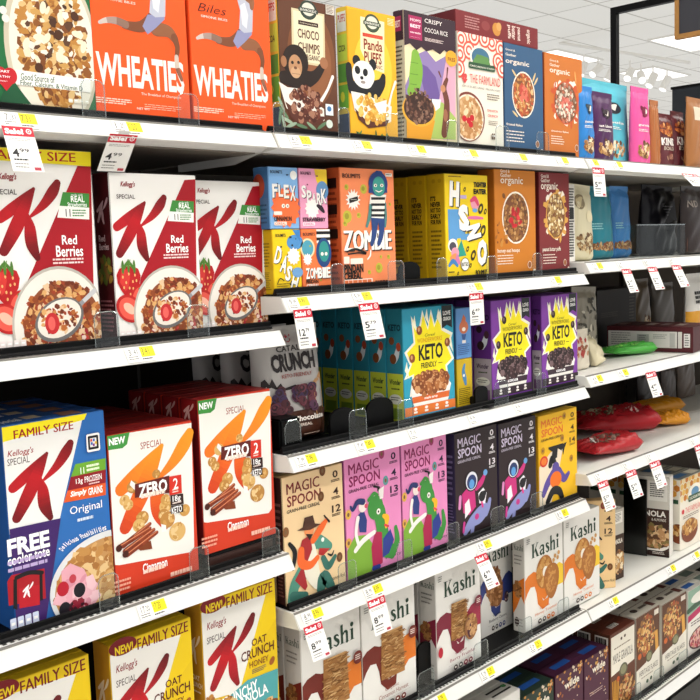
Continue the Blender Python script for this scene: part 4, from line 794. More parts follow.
def fig_dark(A):
    b = '#8f95cc'
    A.ribbon([(.2, .98-.03, .1), (.34, .88, .16), (.52, .84, .24), (.66, .8, .22)], b); A.ribbon([(.7, .84, .1), (.76, .78, .1), (.8, .72, .07)], b); A.ribbon([(.38, .92, .08), (.36, .97, .08)], b); A.ell(.48, .84, .05, .03, '#c83a8c'); A.ribbon([(.18, .86, .05), (.16, .94, .05)], '#c83a8c')
    A.poly([(.14, .58), (.3, .52), (.44, .58), (.46, .74), (.3, .8), (.16, .76)], '#c8307c'); A.poly([(.2, .68), (.3, .64), (.34, .76), (.2, .82)], '#eeeaf0'); A.ribbon([(.1, .6, .06), (.08, .7, .06)], '#d88ac0'); A.ribbon([(.48, .56, .09), (.6, .52, .1), (.68, .46, .06)], '#c8307c'); A.ell(.7, .44, .05, .03, '#6aa0d8')
    A.ell(.37, .48, .155, .1, '#1c1820'); A.ell(.37, .48, .135, .088, '#e6e6ee'); A.ell(.37, .49, .11, .07, '#2c3c70'); A.ell(.37, .51, .06, .045, '#5c9cd8')
    A.poly([(.52, .62), (.64, .58), (.72, .64), (.68, .74), (.54, .72)], '#e8e6ee'); A.ell(.61, .66, .08, .05, '#17151c'); A.ell(.66, .64, .05, .03, '#17151c'); A.ribbon([(.6, .72, .04), (.62, .76, .04)], '#e83a8c')
def fig_yellow(A):
    A.poly([(.0, .55), (.3, .42), (.62, .4), (.5, .66), (.3, .98), (.0, .98)], '#ead9c0'); A.poly([(.24, .38), (.34, .42), (.3, .52), (.46, .5), (.48, .4), (.58, .44), (.62, .38), (.62, .36), (.24, .36)], '#19191c'); A.poly([(.58, .37), (.72, .36), (.66, .42), (.62, .5)], '#19191c')
    A.ribbon([(.28, .56, .1), (.34, .5, .12), (.42, .56, .06)], '#19191c'); A.ell(.42, .6, .09, .055, '#5a4a98'); A.ribbon([(.36, .66, .14), (.2, .76, .13), (.1, .86, .1)], '#5a4a98'); A.ribbon([(.5, .66, .14), (.64, .76, .12), (.76, .72, .07)], '#5a4a98'); A.ell(.42, .74, .15, .09, '#e8701e'); A.ribbon([(.2, .96, .1), (.34, .86, .12), (.5, .88, .12), (.58, .96, .1)], '#19191c')
    A.ell(.12, .5, .1, .06, '#d83a2c'); A.ell(.12, .5, .07, .04, '#e87a2c')
def side_magic(c): return lambda A: (A.lines(.2, .2, .85, .6, 8, c), A.lines(.2, .66, .85, .95, 10, c))
# --- white boxes with the dark green serif name
def serif_name(A, a, b, c='#1f3d2e'):
    (u0, t0), (u1, t1) = a, b; q = lambda x, y: (u0+(u1-u0)*x, t0+(t1-t0)*y); ww = u1-u0
    P = lambda L: A.poly([q(*p) for p in L], c)
    P([(.03, 0), (.09, 0), (.09, 1), (.03, 1)]); P([(0, 0), (.12, 0), (.12, .03), (0, .03)]); P([(0, .97), (.12, .97), (.12, 1), (0, 1)])
    P([(.09, .6), (.2, .03), (.225, .03), (.1, .68)]); P([(.17, 0), (.26, 0), (.26, .03), (.17, .03)]); P([(.12, .5), (.165, .36), (.255, 1), (.185, 1)]); P([(.17, .97), (.275, .97), (.275, 1), (.17, 1)])
    rb = lambda L: A.ribbon([(*q(x, y), w*ww) for x, y, w in L], c)
    rb([(.30, .5, .03), (.33, .38, .03), (.38, .35, .035), (.42, .42, .055), (.425, .6, .055), (.425, .97, .055)]); rb([(.42, .62, .02), (.35, .68, .035), (.315, .82, .05), (.345, .97, .04), (.41, .88, .02)]); P([(.42, .9), (.475, .95), (.47, 1), (.42, 1)])
    rb([(.615, .45, .02), (.58, .36, .03), (.53, .42, .05), (.55, .58, .055), (.60, .72, .06), (.61, .88, .05), (.56, .98, .03), (.51, .88, .02)])
    P([(.67, -.08), (.725, -.1), (.725, 1), (.67, 1)]); P([(.645, .97), (.75, .97), (.75, 1), (.645, 1)]); rb([(.72, .5, .025), (.76, .36, .035), (.805, .4, .05), (.815, .55, .052), (.815, .98, .052)]); P([(.775, .97), (.86, .97), (.86, 1), (.775, 1)])
    P([(.91, .36), (.965, .34), (.965, 1), (.91, 1)]); P([(.885, .97), (.99, .97), (.99, 1), (.885, 1)]); P([(.885, .36), (.93, .36), (.93, .39), (.885, .39)]); A.ell(*q(.937, .1), .04*ww, .04*ww*A.w/A.h, c)
def biscuit(A, u, t, w, h, rot=0):
    A.poly([(u-w/2, t-h/2), (u+w/2, t-h/2+.01), (u+w*.56, t+h/2), (u-w*.56, t+h/2-.01)], '#a9763f'); B = ['#c0915a', '#8f5f30', '#d3aa72', '#a87440', '#7c5026', '#b88850']
    for k in range(150):
        x = u+rnd.uniform(-.46, .46)*w; y = t+rnd.uniform(-.47, .47)*h; d = rnd.uniform(.03, .07); e = rnd.uniform(-.02, .02)
        A.ribbon([(x-d, y-e*.3, .008), (x, y+e, .017), (x+d, y+e*.4, .008)], rnd.choice(B), n=2)
    for k in range(8): A.ribbon([(u+rnd.uniform(-.4, .3)*w, t-h/2+.004, .02), (u+rnd.uniform(-.3, .4)*w, t-h/2+.002, .02)], '#c79a62', n=2)
def kashi(kind):
    swoosh = dict(cin='#6f2419', berry='#7c1f35', blue='#33407e', hon='#d8741f')[kind]; sw2 = dict(cin='#d8731f', berry='#9c2a44', blue='#33407e', hon='#ecc32e')[kind]
    flav = dict(cin='Cinnamon Harvest', berry='Berry Fruitful', blue='Blueberry Clusters', hon='Honey Toasted')[kind]; fc = dict(cin='#8a3a20', berry='#8a2038', blue='#2a2a30', hon='#d87a3c')[kind]
    def art(A):
        A.part('swoosh_print')
        A.poly(A.clip([(0, .46), (.08, .42), (.22, .40), (.36, .44), (.40, .56), (.40, .68), (.46, .75), (.58, .74), (.64, .66), (.6, .82), (.44, .84), (.32, .76), (.29, .64), (.24, .56), (.14, .55), (.06, .60), (0, .66)]), swoosh)
        A.poly([(.24, .42), (.55, .44), (.6, .70), (.5, .75), (.4, .7)], swoosh)
        A.poly(A.clip([(.66, .50), (.78, .44), (.9, .42), (1.02, .46), (1.02, .66), (.86, .66), (.76, .72), (.66, .70)]), sw2)
        A.part('brand_lettering'); serif_name(A, (.17, .11), (.9, .255)); A.lines(.05, .04, .14, .1, 3, '#7a7a74')
        A.part('food_picture')
        if kind == 'cin': biscuit(A, .55, .53, .40, .42)
        elif kind == 'berry':
            biscuit(A, .5, .52, .34, .36); A.ell(.73, .63, .15, .125, '#8f5f36'); A.ell(.7, .63, .06, .1, '#4a2030'); A.flakes(.76, .62, .11, .11, ['#b08050', '#c89a68', '#8f5f36'], 40, .006); A.ell(.04, .74, .05, .05, '#b01c30')
        elif kind == 'blue': A.ell(.42, .52, .25, .23, '#8a5a34', rot=-20); A.flakes(.42, .52, .22, .21, ['#a8764a', '#c09060', '#7a4c28', '#94643a'], 90, .008); A.ell(.8, .68, .07, .06, '#3a2a34'); A.flakes(.8, .68, .06, .04, ['#c0a090', '#4a2a3a'], 8, .005)
        else:
            A.ell(.5, .45, .22, .175, '#a86a2a'); A.flakes(.5, .45, .19, .15, ['#c08a44', '#b47c38', '#cc9a58'], 70, .008); A.ell(.52, .45, .07, .055, '#e8e2d6')
            A.poly([(.68+.2*math.cos(g)*(1-.25*math.sin(g)), .58+.19*math.sin(g)) for g in [k*.26 for k in range(24)]], '#a2642a'); A.flakes(.68, .56, .15, .13, ['#b87c3c', '#c48c48', '#a86c30'], 70, .007)
            for u, t in ((.78, .33), (.85, .36), (.74, .37), (.88, .31)): A.ell(u, t, .035, .022, '#c8965a', rot=40)
        A.part('roundel'); 
        if kind in ('cin', 'berry'): A.rrect(.84, .36, .99, .47, .012, swoosh); A.lines(.87, .39, .96, .44, 3, '#e8d8d0', .5, .1)
        A.part('lettering'); A.text('Organic', (.36, .80), (.62, .835), fc, .0); A.text(flav, (.24, .845), (.80, .885), fc, .0); A.lines(.2, .905, .85, .91, 1, '#b0aca4', .5, .02)
        for i in range(4): A.ell(.36+.115*i, .945, .045, .026, ('#3a2a2a', '#4a4a4a', swoosh, swoosh)[i]); A.ell(.36+.115*i, .943, .02, .01, '#e8e2da')
    return art
def side_kashi(kind):
    swoosh = dict(cin='#6f2419', berry='#7c1f35', blue='#33407e', hon='#d8741f')[kind]
    def f(A):
        serif_name(A, (.1, .09), (.95, .15), '#5a665c'); A.lines(.15, .2, .85, .32, 3, '#8a8680', .35)
        A.poly(A.clip([(0, .58), (.4, .48), (1, .42), (1, .70), (.7, .62), (.3, .75), (0, .82)]), swoosh); A.flakes(.4, .56, .3, .09, ['#8a5a30', '#a87440', '#6a4020'], 40, .006); A.ell(.3, .9, .2, .05, '#3a2a2a'); A.lines(.15, .86, .9, .96, 3, '#a8a49c')
    return f
# ---------------------------------------------------------------- every carton
carton('almond', .06, '#1f6a3c', '#1a5a33', '#1f6a3c', 'green flake cereal box at far left of the top shelf, cut by the frame', art_almond)
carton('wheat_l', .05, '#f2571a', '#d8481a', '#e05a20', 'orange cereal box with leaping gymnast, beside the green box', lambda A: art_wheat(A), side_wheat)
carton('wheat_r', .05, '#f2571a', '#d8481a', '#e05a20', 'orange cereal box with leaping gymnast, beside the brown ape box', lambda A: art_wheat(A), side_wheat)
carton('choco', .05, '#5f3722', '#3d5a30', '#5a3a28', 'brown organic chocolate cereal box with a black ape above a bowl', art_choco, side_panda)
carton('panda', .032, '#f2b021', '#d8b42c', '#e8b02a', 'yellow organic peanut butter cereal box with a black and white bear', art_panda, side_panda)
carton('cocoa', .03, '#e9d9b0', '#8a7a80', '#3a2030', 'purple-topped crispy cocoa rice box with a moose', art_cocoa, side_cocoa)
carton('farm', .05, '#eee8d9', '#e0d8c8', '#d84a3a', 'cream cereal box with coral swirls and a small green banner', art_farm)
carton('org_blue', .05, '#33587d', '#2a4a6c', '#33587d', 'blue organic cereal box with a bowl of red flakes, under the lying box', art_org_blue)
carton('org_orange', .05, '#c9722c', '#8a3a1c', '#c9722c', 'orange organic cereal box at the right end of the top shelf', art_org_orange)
for key, fam, lab in (('rb_family', 1, 'family-size white and red strawberry cereal box at the left edge'), ('rb_mid', 0, 'white and red strawberry cereal box in the middle of its three'), ('rb_right', 0, 'rightmost white and red strawberry cereal box, beside the small boxes')):
    carton(key, .051, '#eeece8', '#4a1418', '#8a1a22', lab, berries_front(fam), side_red, behind=1 if key != 'rb_family' else 0, blabel='white and red strawberry cereal box standing %%s in line behind the %s one' % ('middle' if key == 'rb_mid' else 'rightmost'))
carton('original', .06, '#2a6ab4', '#1d4f92', '#1f4f92', 'blue family-size cereal box with a free tote offer on purple', art_original, None, top_blue, behind=3, gap=.002, blabel='blue family-size cereal box standing %s in line behind the tote-offer box')
def zl(A):
    a, b = FR['zero_r'], FR['zero_l']; art_zero(A)
carton('zero_l', .055, '#d23a1e', '#6a1014', '#8a1c1c', 'red and white cinnamon cereal box beside the blue family-size box', zl, side_zero, behind=4, gap=.003, blabel='red-topped cinnamon cereal box standing %s in line beside the blue boxes')
carton('zero_r', .055, '#d23a1e', '#6a1014', '#8a1c1c', 'red and white cinnamon cereal box at the right end of its shelf', art_zero, side_zero, behind=3, gap=.003, blabel='red-topped cinnamon cereal box standing %s in line at the shelf end')
for key, lab in (('oat_l', 'yellow oat cereal box cut by the lower left corner'), ('oat_m', 'yellow oat cereal box in the middle of its three'), ('oat_r', 'yellow oat cereal box at the right end of its shelf')):
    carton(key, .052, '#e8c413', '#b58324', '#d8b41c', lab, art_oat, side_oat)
# small boxes, two on two, at the left end of the middle section
def small_box(name_key, art, col, sc, x0, x1, z0, z1, Y, d, label, shelf='B1', cat='cereal box', sart=None):
    FR[name_key] = (x0, x1, z0, z1, Y); carton(name_key, d, col, sc, col, label, art, sart, cat=cat, group='small mini cereal boxes')
zb = SH['B1']+.0036; zm = atY(270, 229, YF).z; zt = atY(270, 166.5, YF).z
xa, xb, xc = atY(269, 200, YF).x, atY(299, 200, YF).x, atY(329, 200, YF).x
small_box('dash', art_dash, '#ecc915', '#c9a414', xa+.004, xb-.0005, zb, zm-.0012, YF, .045, 'small yellow cereal box, lower left of the four minis', sart=side_magic('#7a6410'))
small_box('szombie', art_szombie, '#ee7a42', '#c8602c', xb+.0015, xc-.001, zb, zm-.0012, YF, .045, 'small orange cereal box, lower right of the four minis')
small_box('flex', art_flex, '#7fb0e2', '#3f6c9c', xa, xb-.001, zm, zt, YF, .045, 'small blue cereal box, upper left of the four minis', sart=side_flex)
small_box('spark', art_spark, '#ec9fc0', '#c0708c', xb+.001, xc-.004, zm, zt, YF, .045, 'small pink cereal box, upper right of the four minis')
carton('zombie', .045, '#f58c5a', '#cc5c30', '#e87a46', 'tall orange cereal box with a blue-haired boy in stripes', art_zombie, side_zombie, behind=2, blabel='orange cereal box standing %s in line behind the blue-haired boy')
carton('hsno', .054, '#f0cf16', '#c9a414', '#d8b41c', 'yellow cereal box with big white letters between orange boxes', art_hsno, side_yellow, behind=4, gap=.004, blabel='yellow cereal box standing %s in line behind the big white letters')
carton('org_honey', .05, '#c9791f', '#a85f1a', '#c9791f', 'amber organic cereal box with red berries in the bowl', art_org_honey)
carton('org_red', .045, '#7c2a2c', '#5c1c20', '#7c2a2c', 'dark red organic cereal box at the right end of its shelf', art_org_red)
carton('keto_teal', .05, '#2b9bb8', '#2a7f92', '#2a8aa0', 'teal keto cereal box with a yellow starburst', keto('keto_teal', 0, 0, 1, 'teal'), side_keto(1), behind=5, gap=.003, blabel='teal keto cereal box standing %s in line behind the yellow starburst')
xk0, xk1 = atY(456, 340, .05).x, atY(471.5, 340, .05).x; zk = atY(463, 358.5, .05).z; zk2 = atY(463, 308, .05).z
def art_k1(A): A.part('figure_picture'); A.ell(.5, .38, .3, .13, '#c8704a'); A.poly([(.3, .3), (.5, .12), (.64, .2), (.6, .5), (.36, .5)], '#c8704a'); A.ell(.5, .42, .12, .04, '#f0e6dc'); A.poly([(.34, .52), (.66, .52), (.56, .64), (.4, .62)], '#3a5a94'); A.rect(.38, .64, .62, .7, '#e8e2dc'); A.lines(.1, .72, .9, .95, 6, '#3a5a94', .4)
def art_k2(A): A.part('figure_picture'); A.ribbon([(.5, .12, .12), (.42, .25, .2), (.5, .4, .24), (.56, .52, .14)], '#4a86b8'); A.ell(.45, .34, .06, .03, '#f0ece0'); A.lines(.1, .6, .9, .95, 9, '#6a5a10', .4)
small_box('mini_b', art_k2, '#cfae1e', '#a88c18', xk0, xk1, SH['B2']+.0036, zk-.001, .05, .12, 'narrow yellow cereal box under the narrow blue one', 'B2')
small_box('mini_a', art_k1, '#5f93cf', '#3f6c9c', xk0, xk1, zk, zk2, .05, .12, 'narrow blue cereal box stacked on a narrow yellow one', 'B2')
carton('keto_pl', .055, '#7b3a9c', '#5c2a78', '#6a3288', 'purple keto cereal box beside the narrow stacked pair', keto('keto_pl', 0, 0, 1, 'p'), side_keto(0), behind=3, gap=.003, blabel='purple keto cereal box standing %s in line behind the left purple one')
carton('keto_pr', .03, '#7b3a9c', '#5c2a78', '#6a3288', 'purple keto cereal box at the right end of its shelf', keto('keto_pr', 0, 0, 1, 'p'), side_keto(0), behind=2, gap=.003, blabel='purple keto cereal box standing %s in line behind the right purple one')
carton('ms_tan', .028, '#efcfa0', '#3a1c1a', '#d8b480', 'tan grain-free cereal box with a cowboy riding a green reptile', magic('ms_tan', '#7c2426', '#2c1a16', '12', '#3a2016', fig_tan, 'Cinnamon Roll', ((.66, .02, '#6b3f1e'), (.62, .22, '#6b3f1e'), (.9, .76, '#6b3f1e'), (.03, .42, '#8a5a34'))), side_magic('#8a5a54'), behind=1, blabel='tan grain-free cereal box %s in line behind the cowboy')
pk = magic('', '#8a1f55', '#4a1a38', '13', '#2a1a3a', fig_pink, 'Fruity', ((.66, .03, '#a8386c'), (.72, .26, '#5f9a9c'), (.04, .45, '#e0b04a'), (.03, .68, '#d8a04a')))
carton('ms_pink_l', .028, '#e58cc0', '#a8508a', '#d87ab0', 'pink grain-free cereal box beside the tan one', pk, side_magic('#f0c0dc'))
carton('ms_pink_r', .028, '#e58cc0', '#a8508a', '#d87ab0', 'pink grain-free cereal box beside the dark boxes', pk, side_magic('#f0c0dc'))
dk = magic('', '#cfc4dc', '#b8b0c0', '13', '#f0ecf0', fig_dark)
carton('ms_dark_l', .03, '#2b1d21', '#37304e', '#231a26', 'dark brown grain-free cereal box with an astronaut, beside the pink one', dk, side_magic('#7a7098'))
carton('ms_dark_r', .03, '#2b1d21', '#37304e', '#231a26', 'dark brown grain-free cereal box with an astronaut, beside the yellow one', dk, side_magic('#7a7098'))
carton('ms_yellow', .035, '#f2bd1c', '#c9951a', '#eec338', 'yellow grain-free cereal box with a purple figure, at the shelf end', magic('', '#e8702c', '#5a3a10', '14', '#4a3010', fig_yellow, None, ((.66, .06, '#c98f1a'), (.6, .3, '#b8801a'), (.84, .56, '#b8801a'), (.1, .38, '#c98f1a'))), side_magic('#a87a10'))
for key, kind, lab, beh in (('ka_cin_l', 'cin', 'white cinnamon biscuit cereal box nearest the yellow oat boxes', 1), ('ka_cin_r', 'cin', 'white cinnamon biscuit cereal box beside the berry one', 1), ('ka_berry', 'berry', 'white berry biscuit cereal box with a crimson wave', 2), ('ka_blue', 'blue', 'white blueberry cereal box pushed back behind its tag', 0), ('ka_hon_l', 'hon', 'white honey cereal box with an orange wave, beside the blueberry one', 0), ('ka_hon_r', 'hon', 'white honey cereal box with an orange wave, at the shelf end', 0)):
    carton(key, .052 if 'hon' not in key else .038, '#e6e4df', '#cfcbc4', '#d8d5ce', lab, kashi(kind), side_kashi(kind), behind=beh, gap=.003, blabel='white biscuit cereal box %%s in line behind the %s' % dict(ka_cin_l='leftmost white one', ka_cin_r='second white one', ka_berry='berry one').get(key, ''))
# red box lying across the tops of the cream and blue boxes
zl_ = max(FR['farm'][3], FR['org_blue'][3])+.0015
X0, X1 = FR['farm'][0]+.01, FR['org_blue'][1]-.002
H_ = .052
FR['lying'] = (X0, X1, zl_, zl_+H_, .045)
def art_lying(A):
    A.part('lettering'); A.vtext('organic', .84, .15, .9, .85, '#f0dcd0', .02, False); A.vtext('peanut', .72, .15, .77, .8, '#f0dcd0', .02, False); A.vtext('butter', .66, .15, .71, .8, '#f0dcd0', .02, False); A.vtext('puffs', .60, .15, .65, .8, '#f0dcd0', .02, False)
    A.part('picture'); A.ell(.47, .5, .05, .3, '#c8893c', rot=30); A.ell(.5, .35, .03, .2, '#d8a05a'); A.ell(.34, .45, .05, .22, '#8a3a3a'); A.lines(.1, .2, .28, .8, 5, '#c08a88')
carton('lying', .17, '#7a2428', '#64191f', '#7a2428', 'dark red organic cereal box lying flat on top of two upright boxes', art_lying)

fr = FR['zero_r']; r = empty('display_riser', ((fr[0]+fr[1])/2, YF, SH['A2']+.0036)); tag(r, 'low black riser under the rightmost red and white cinnamon box', 'riser')
m = MB(); m.box(-(fr[1]-fr[0])/2, (fr[1]-fr[0])/2, .002, .25, 0, .0285, BLACK2); m.build('riser_block', r, bevel=.001)
m = MB(); m.box(-(fr[1]-fr[0])/2+.01, (fr[1]-fr[0])/2-.01, 0, .0018, .004, .022, M('#3a2420', .4)); m.build('riser_front', r)
# ---------------------------------------------------------------- soft bags
def pouch(name, label, w, h, d, loc, front, rot=(0, 0, 0), region=None, art=None, cat='pouch', group=None, seed=1, wr=.003, taper=.0, rough=.32):
    r = empty(name, loc); r.rotation_euler = rot; tag(r, label, cat, group)
    q = random.Random(seed); hi = 55 if 21 <= seed <= 25 else 30; ph = [(q.uniform(8, hi), q.uniform(8, hi), q.uniform(0, 6)) for _ in range(5)]
    def dep(u, t):
        v = 1-t; side = max(0, 1-(2*u-1)**4); prof = (1-v**2.2*.82)*min(1, v*14+.35) if v < .93 else max(.02, (1-v**2.2*.82)*(1-v)/.07)
        return d/2*side**.6*prof*(.35 if v > .9 else 1)+.0006
    def pos(u, t, o):
        wob = sum(math.sin(u*a+t*b+c) for a, b, c in ph)/5*wr*min(1, 6*(1-abs(2*u-1)))*min(1, 8*t)
        ww = w*(1-taper*(1-t)); return (-ww/2+u*ww, -dep(u, t)-wob-o, h*(1-t))
    nx, nz = (30, 40) if 21 <= seed <= 25 else (18, 26); m = MB(); mats = []
    v = []; f = []
    for k in range(nz+1):
        for i in range(nx+1): v.append(pos(i/nx, k/nz, 0))
    nb = len(v)
    for k in range(nz+1):
        for i in range(nx+1):
            x, y, z = pos(i/nx, k/nz, 0); v.append((x, dep(i/nx, k/nz), z))
    g = nx+1
    for k in range(nz):
        for i in range(nx):
            c = region((i+.5)/nx, (k+.5)/nz) if region else front
            f.append(((k*g+i, k*g+i+1, (k+1)*g+i+1, (k+1)*g+i), c)); f.append(((nb+k*g+i, nb+(k+1)*g+i, nb+(k+1)*g+i+1, nb+k*g+i+1), front))
    rim = [i for i in range(g)]+[k*g+nx for k in range(1, nz+1)]+[nz*g+i for i in range(nx-1, -1, -1)]+[k*g for k in range(nz-1, 0, -1)]
    for a, b in zip(rim, rim[1:]+rim[:1]): f.append(((a, b, nb+b, nb+a), front))
    m.v = v
    for q_, c in f: m.f.append(list(q_)); m.m.append(m.mi(M(c, rough)))
    m.build('bag_body', r, smooth=True)
    s = MB(); s.box(-w*(1-taper)/2, w*(1-taper)/2, -.0016, .0016, h-.012, h+.004, M(front, rough)); s.build('top_seal', r)
    if art:
        A = Art(pos, w, h, .00002, .0012); art(A); A.build(r)
    return r
def span(xl, xr, yt, yb, Y):
    a = atY(xl, yb, Y); b = atY(xr, yb, Y); c = atY((xl+xr)/2, yt, Y); return a.x, b.x, c.z
def stand(name, label, shelf, xl, xr, yt, yb, Y, d, front, **k):
    a, b, zt = span(xl, xr, yt, yb, Y); z = SH[shelf]+(.004 if shelf[0] in 'AB' else .0008)
    return pouch(name, label, b-a, zt-z, d, ((a+b)/2, Y+d/2, z), front, **k)
def turned(label, r0, r1, ytop, d, front, art, shelf='C4', name='cereal_box', side='#e0ddd6', sart=None, tart=None):
    """a carton whose front runs from the floor point under pixel r0 to the one under r1"""
    z = SH[shelf]+.001; A0, B0 = atZ(*r0, z), atZ(*r1, z); w = (B0-A0).length; yaw = math.atan2(B0.y-A0.y, B0.x-A0.x)
    k = 'turned%d' % len(FR); dd = ray(*ytop); P = CAM+dd*(((B0.xy-CAM.xy).length)/dd.xy.length); FR[k] = (-w/2, w/2, z, P.z, 0)
    r = carton(k, d, front, side, side, label, art, sart, tart, name=name, cat='carton' if 'carton' in name else 'cereal box')[0]; r.location = ((A0.x+B0.x)/2, (A0.y+B0.y)/2, z); r.rotation_euler = (0, 0, yaw); return r
GRAN = ['#b98a52', '#d8b888', '#8a5a30', '#e8d8b8', '#6a4426']
# chocolate cereal bags on the third shelf
def art_cat(A):
    A.part('lettering'); A.text('CATALINA', (.30, .155), (.86, .205), '#2a2426', .02); A.text('CRUNCH', (.2, .22), (.86, .38), '#241e20', .05); A.text('KETO FRIENDLY', (.33, .40), (.78, .435), '#8a3a34', .01)
    A.part('emblem'); A.ell(.5, .1, .045, .028, '#a82a3a'); A.ell(.5, .093, .03, .014, '#cfccc8')
    for a in (-.06, 0, .06): A.ell(.5+a, .07, .008, .012, '#a82a3a')
    A.part('mountain_print'); A.poly([(.04, .6), (.06, .44), (.1, .42), (.14, .47), (.18, .42), (.24, .5), (.3, .47), (.34, .52), (.5, .5), (.62, .53), (.62, .6)], '#241c1e'); A.poly([(.78, .5), (.96, .42), (.97, .78), (.78, .8)], '#b98a5c')
    A.part('food_picture')
    for k in range(60): u, t = .1+.7*rnd.random(), .53+.19*rnd.random(); c = rnd.choice(['#5a2a34', '#4a2028', '#6b3440', '#3c2a4c', '#54304a']); A.ell(u, t, .06, .038, c); A.ell(u, t, .04, .024, '#2e1a22'); A.ell(u-.01, t-.006, .02, .012, c)
    A.part('lower_band'); A.poly([(.03, .745), (.5, .735), (.97, .75), (.97, .985), (.03, .985)], '#4a2a1e'); A.text('Chocolate', (.42, .775), (.88, .825), '#f0e8e0', .03); A.text('CEREAL', (.46, .845), (.68, .87), '#e0d0c4', .02); A.lines(.55, .94, .8, .955, 1, '#b8a090')
zc = SH['B2']+.0045; cat_w = .185; cat_h = atY(292, 328.6, .075).z-zc
for i, lab in enumerate(('grey and brown chocolate cereal bag in front, under a hanging tag', 'grey and brown chocolate cereal bag second in its line', 'grey and brown chocolate cereal bag third in its line')):
    pouch('cereal_bag', lab, cat_w, cat_h-.004*i, .062, (.105-.010*i, .105+.085*i, zc), '#a8a4a1', region=lambda u, t: '#4a2a1e' if t > .74 else '#a8a4a1', art=art_cat, cat='cereal bag', group='chocolate cereal bags', seed=4+i, rot=(math.radians(-2), 0, 0))
# right section, top shelf
def art_window(dark, word):
    def art(A):
        A.part('window_picture'); A.flakes(.5, .8, .3, .1, GRAN, 70, .008)
        A.part('lettering'); A.text(word, (.2, .46), (.8, .5), '#f4f0e8', .02); A.lines(.2, .53, .75, .57, 2, '#f4f0e8'); A.part('emblem'); A.ell(.6, .3, .16, .07, dark); A.ell(.62, .29, .1, .04, '#e8e0d4')
        A.ell(.45, .26, .1, .03, dark, rot=30)
    return art
stand('granola_pouch', 'aqua granola pouch standing behind the purple pouch', 'C0', 589, 634, 82, 157, .085, .05, '#58b9cb', art=art_window('#2a3038', 'granola'), seed=1)
stand('granola_pouch', 'dark purple granola pouch with a rounded top, before the aqua one', 'C0', 595.5, 617, 93, 158, .03, .035, '#4a2050', art=art_window('#2a1a24', 'oat bakes'), seed=2)
stand('granola_pouch', 'bright blue granola pouch beside the orange organic box', 'C0', 583, 596.5, 87, 158, .02, .03, '#2f7fc8', art=art_window('#2a3a44', 'granola'), seed=3)
stand('granola_pouch', 'hot pink granola pouch right of the aqua one', 'C0', 636, 653, 88, 159, .05, .035, '#e0569a', art=art_window('#7a1a3a', 'granola'), seed=5)
def art_kind(A):
    A.part('lettering'); A.text('KIND', (.12, .44), (.92, .58), '#efe9e2', .04); A.text('BOLD', (.2, .6), (.8, .67), '#c8b8a8', .02); A.part('food_picture'); A.flakes(.5, .28, .36, .12, ['#a8542a', '#c87a3c', '#8a3c1c', '#d89a5a'], 50, .008); A.flakes(.5, .8, .2, .05, ['#b8907a', '#8a5a4a'], 14, .007)
stand('granola_pouch', 'brown kraft pouch between the pink and the burgundy bags', 'C0', 654, 662, 101, 160, .05, .03, '#a8683c', seed=6)
stand('granola_bag', 'burgundy granola bag beside the brown kraft pouch', 'C0', 661.5, 677.5, 114, 161, .06, .05, '#5e2a30', art=art_kind, seed=7, group='burgundy granola bags')
stand('granola_bag', 'burgundy granola bag between its twin and the tan bag', 'C0', 677.5, 690, 112, 161, .06, .05, '#5e2a30', art=art_kind, seed=8, group='burgundy granola bags')
stand('granola_pouch', 'tan kraft pouch with a white panel at the right edge, top shelf', 'D0', 692, 714, 99, 164, .012, .04, '#a06a3e', region=lambda u, t: '#d9cdb8' if .2 < u < .75 and .12 < t < .3 else '#a06a3e', seed=9)
r = empty('acrylic_bin', (2.2, .006, SH['C0']+.003)); tag(r, 'clear acrylic bin front before the burgundy bags on the top shelf', 'bin')
m = MB(); m.box(-.2, .5, 0, .002, .012, .1, CLEAR); m.build('bin_front', r); m = MB(); m.box(-.2, .5, -.0005, .0025, .0985, .1015, CLEARRIM); m.build('bin_rim', r)
m = MB(); m.box(-.202, -.2, 0, .2, .012, .1, CLEAR); m.build('bin_side', r)
# right section, second shelf
r_ = atY(568, 240, .06); r2_ = atY(574.5, 240, .06)
FR['white_side'] = (atY(568.5, 240, .07).x, atY(575, 240, .07).x, SH['C1']+.001, atY(571, 184, .07).z, .07)
carton('white_side', .15, '#e9e6e0', '#dcd8d0', '#dcd8d0', 'thin white carton with black nutrition print, right of the dark red box', lambda A: (A.lines(.1, .05, .9, .95, 26, '#33302c', .6), A.rect(.15, .3, .85, .45, '#222222')), cat='carton')
def art_cream(A): A.part('window_picture'); A.ell(.35, .22, .22, .1, '#8a7a5c'); A.ell(.35, .22, .17, .07, '#c8b890'); A.flakes(.5, .76, .34, .13, ['#8a6a44', '#b8986a', '#6a4c30', '#d8c8a0'], 60, .009); A.ell(.7, .4, .15, .08, '#e8dcb8')
stand('granola_pouch', 'cream granola pouch leaning right, second shelf of the right section', 'C1', 575, 597, 185, 260, .07, .06, '#d8cfae', art=art_cream, seed=10, rot=(0, math.radians(3), 0))
def art_teal(A): A.part('window_picture'); A.poly([(.06, .76), (.94, .75), (.94, .88), (.06, .89)], '#4a3424'); A.flakes(.5, .82, .42, .05, ['#7a5230', '#a87a4c', '#8a4a34', '#c8a878'], 70, .008); A.part('lettering'); A.lines(.1, .5, .5, .6, 3, '#9ad0d4', .4)
stand('granola_pouch', 'teal granola pouch beside the cream one', 'C1', 592.5, 618, 187, 257, .12, .06, '#1f7f90', art=art_teal, seed=11)
stand('granola_pouch', 'blue granola pouch beside the teal one', 'C1', 616.5, 634.5, 187, 256, .14, .05, '#3f7fbe', art=art_teal, seed=12)
p0 = atZ(660, 252, SH['C1']); 
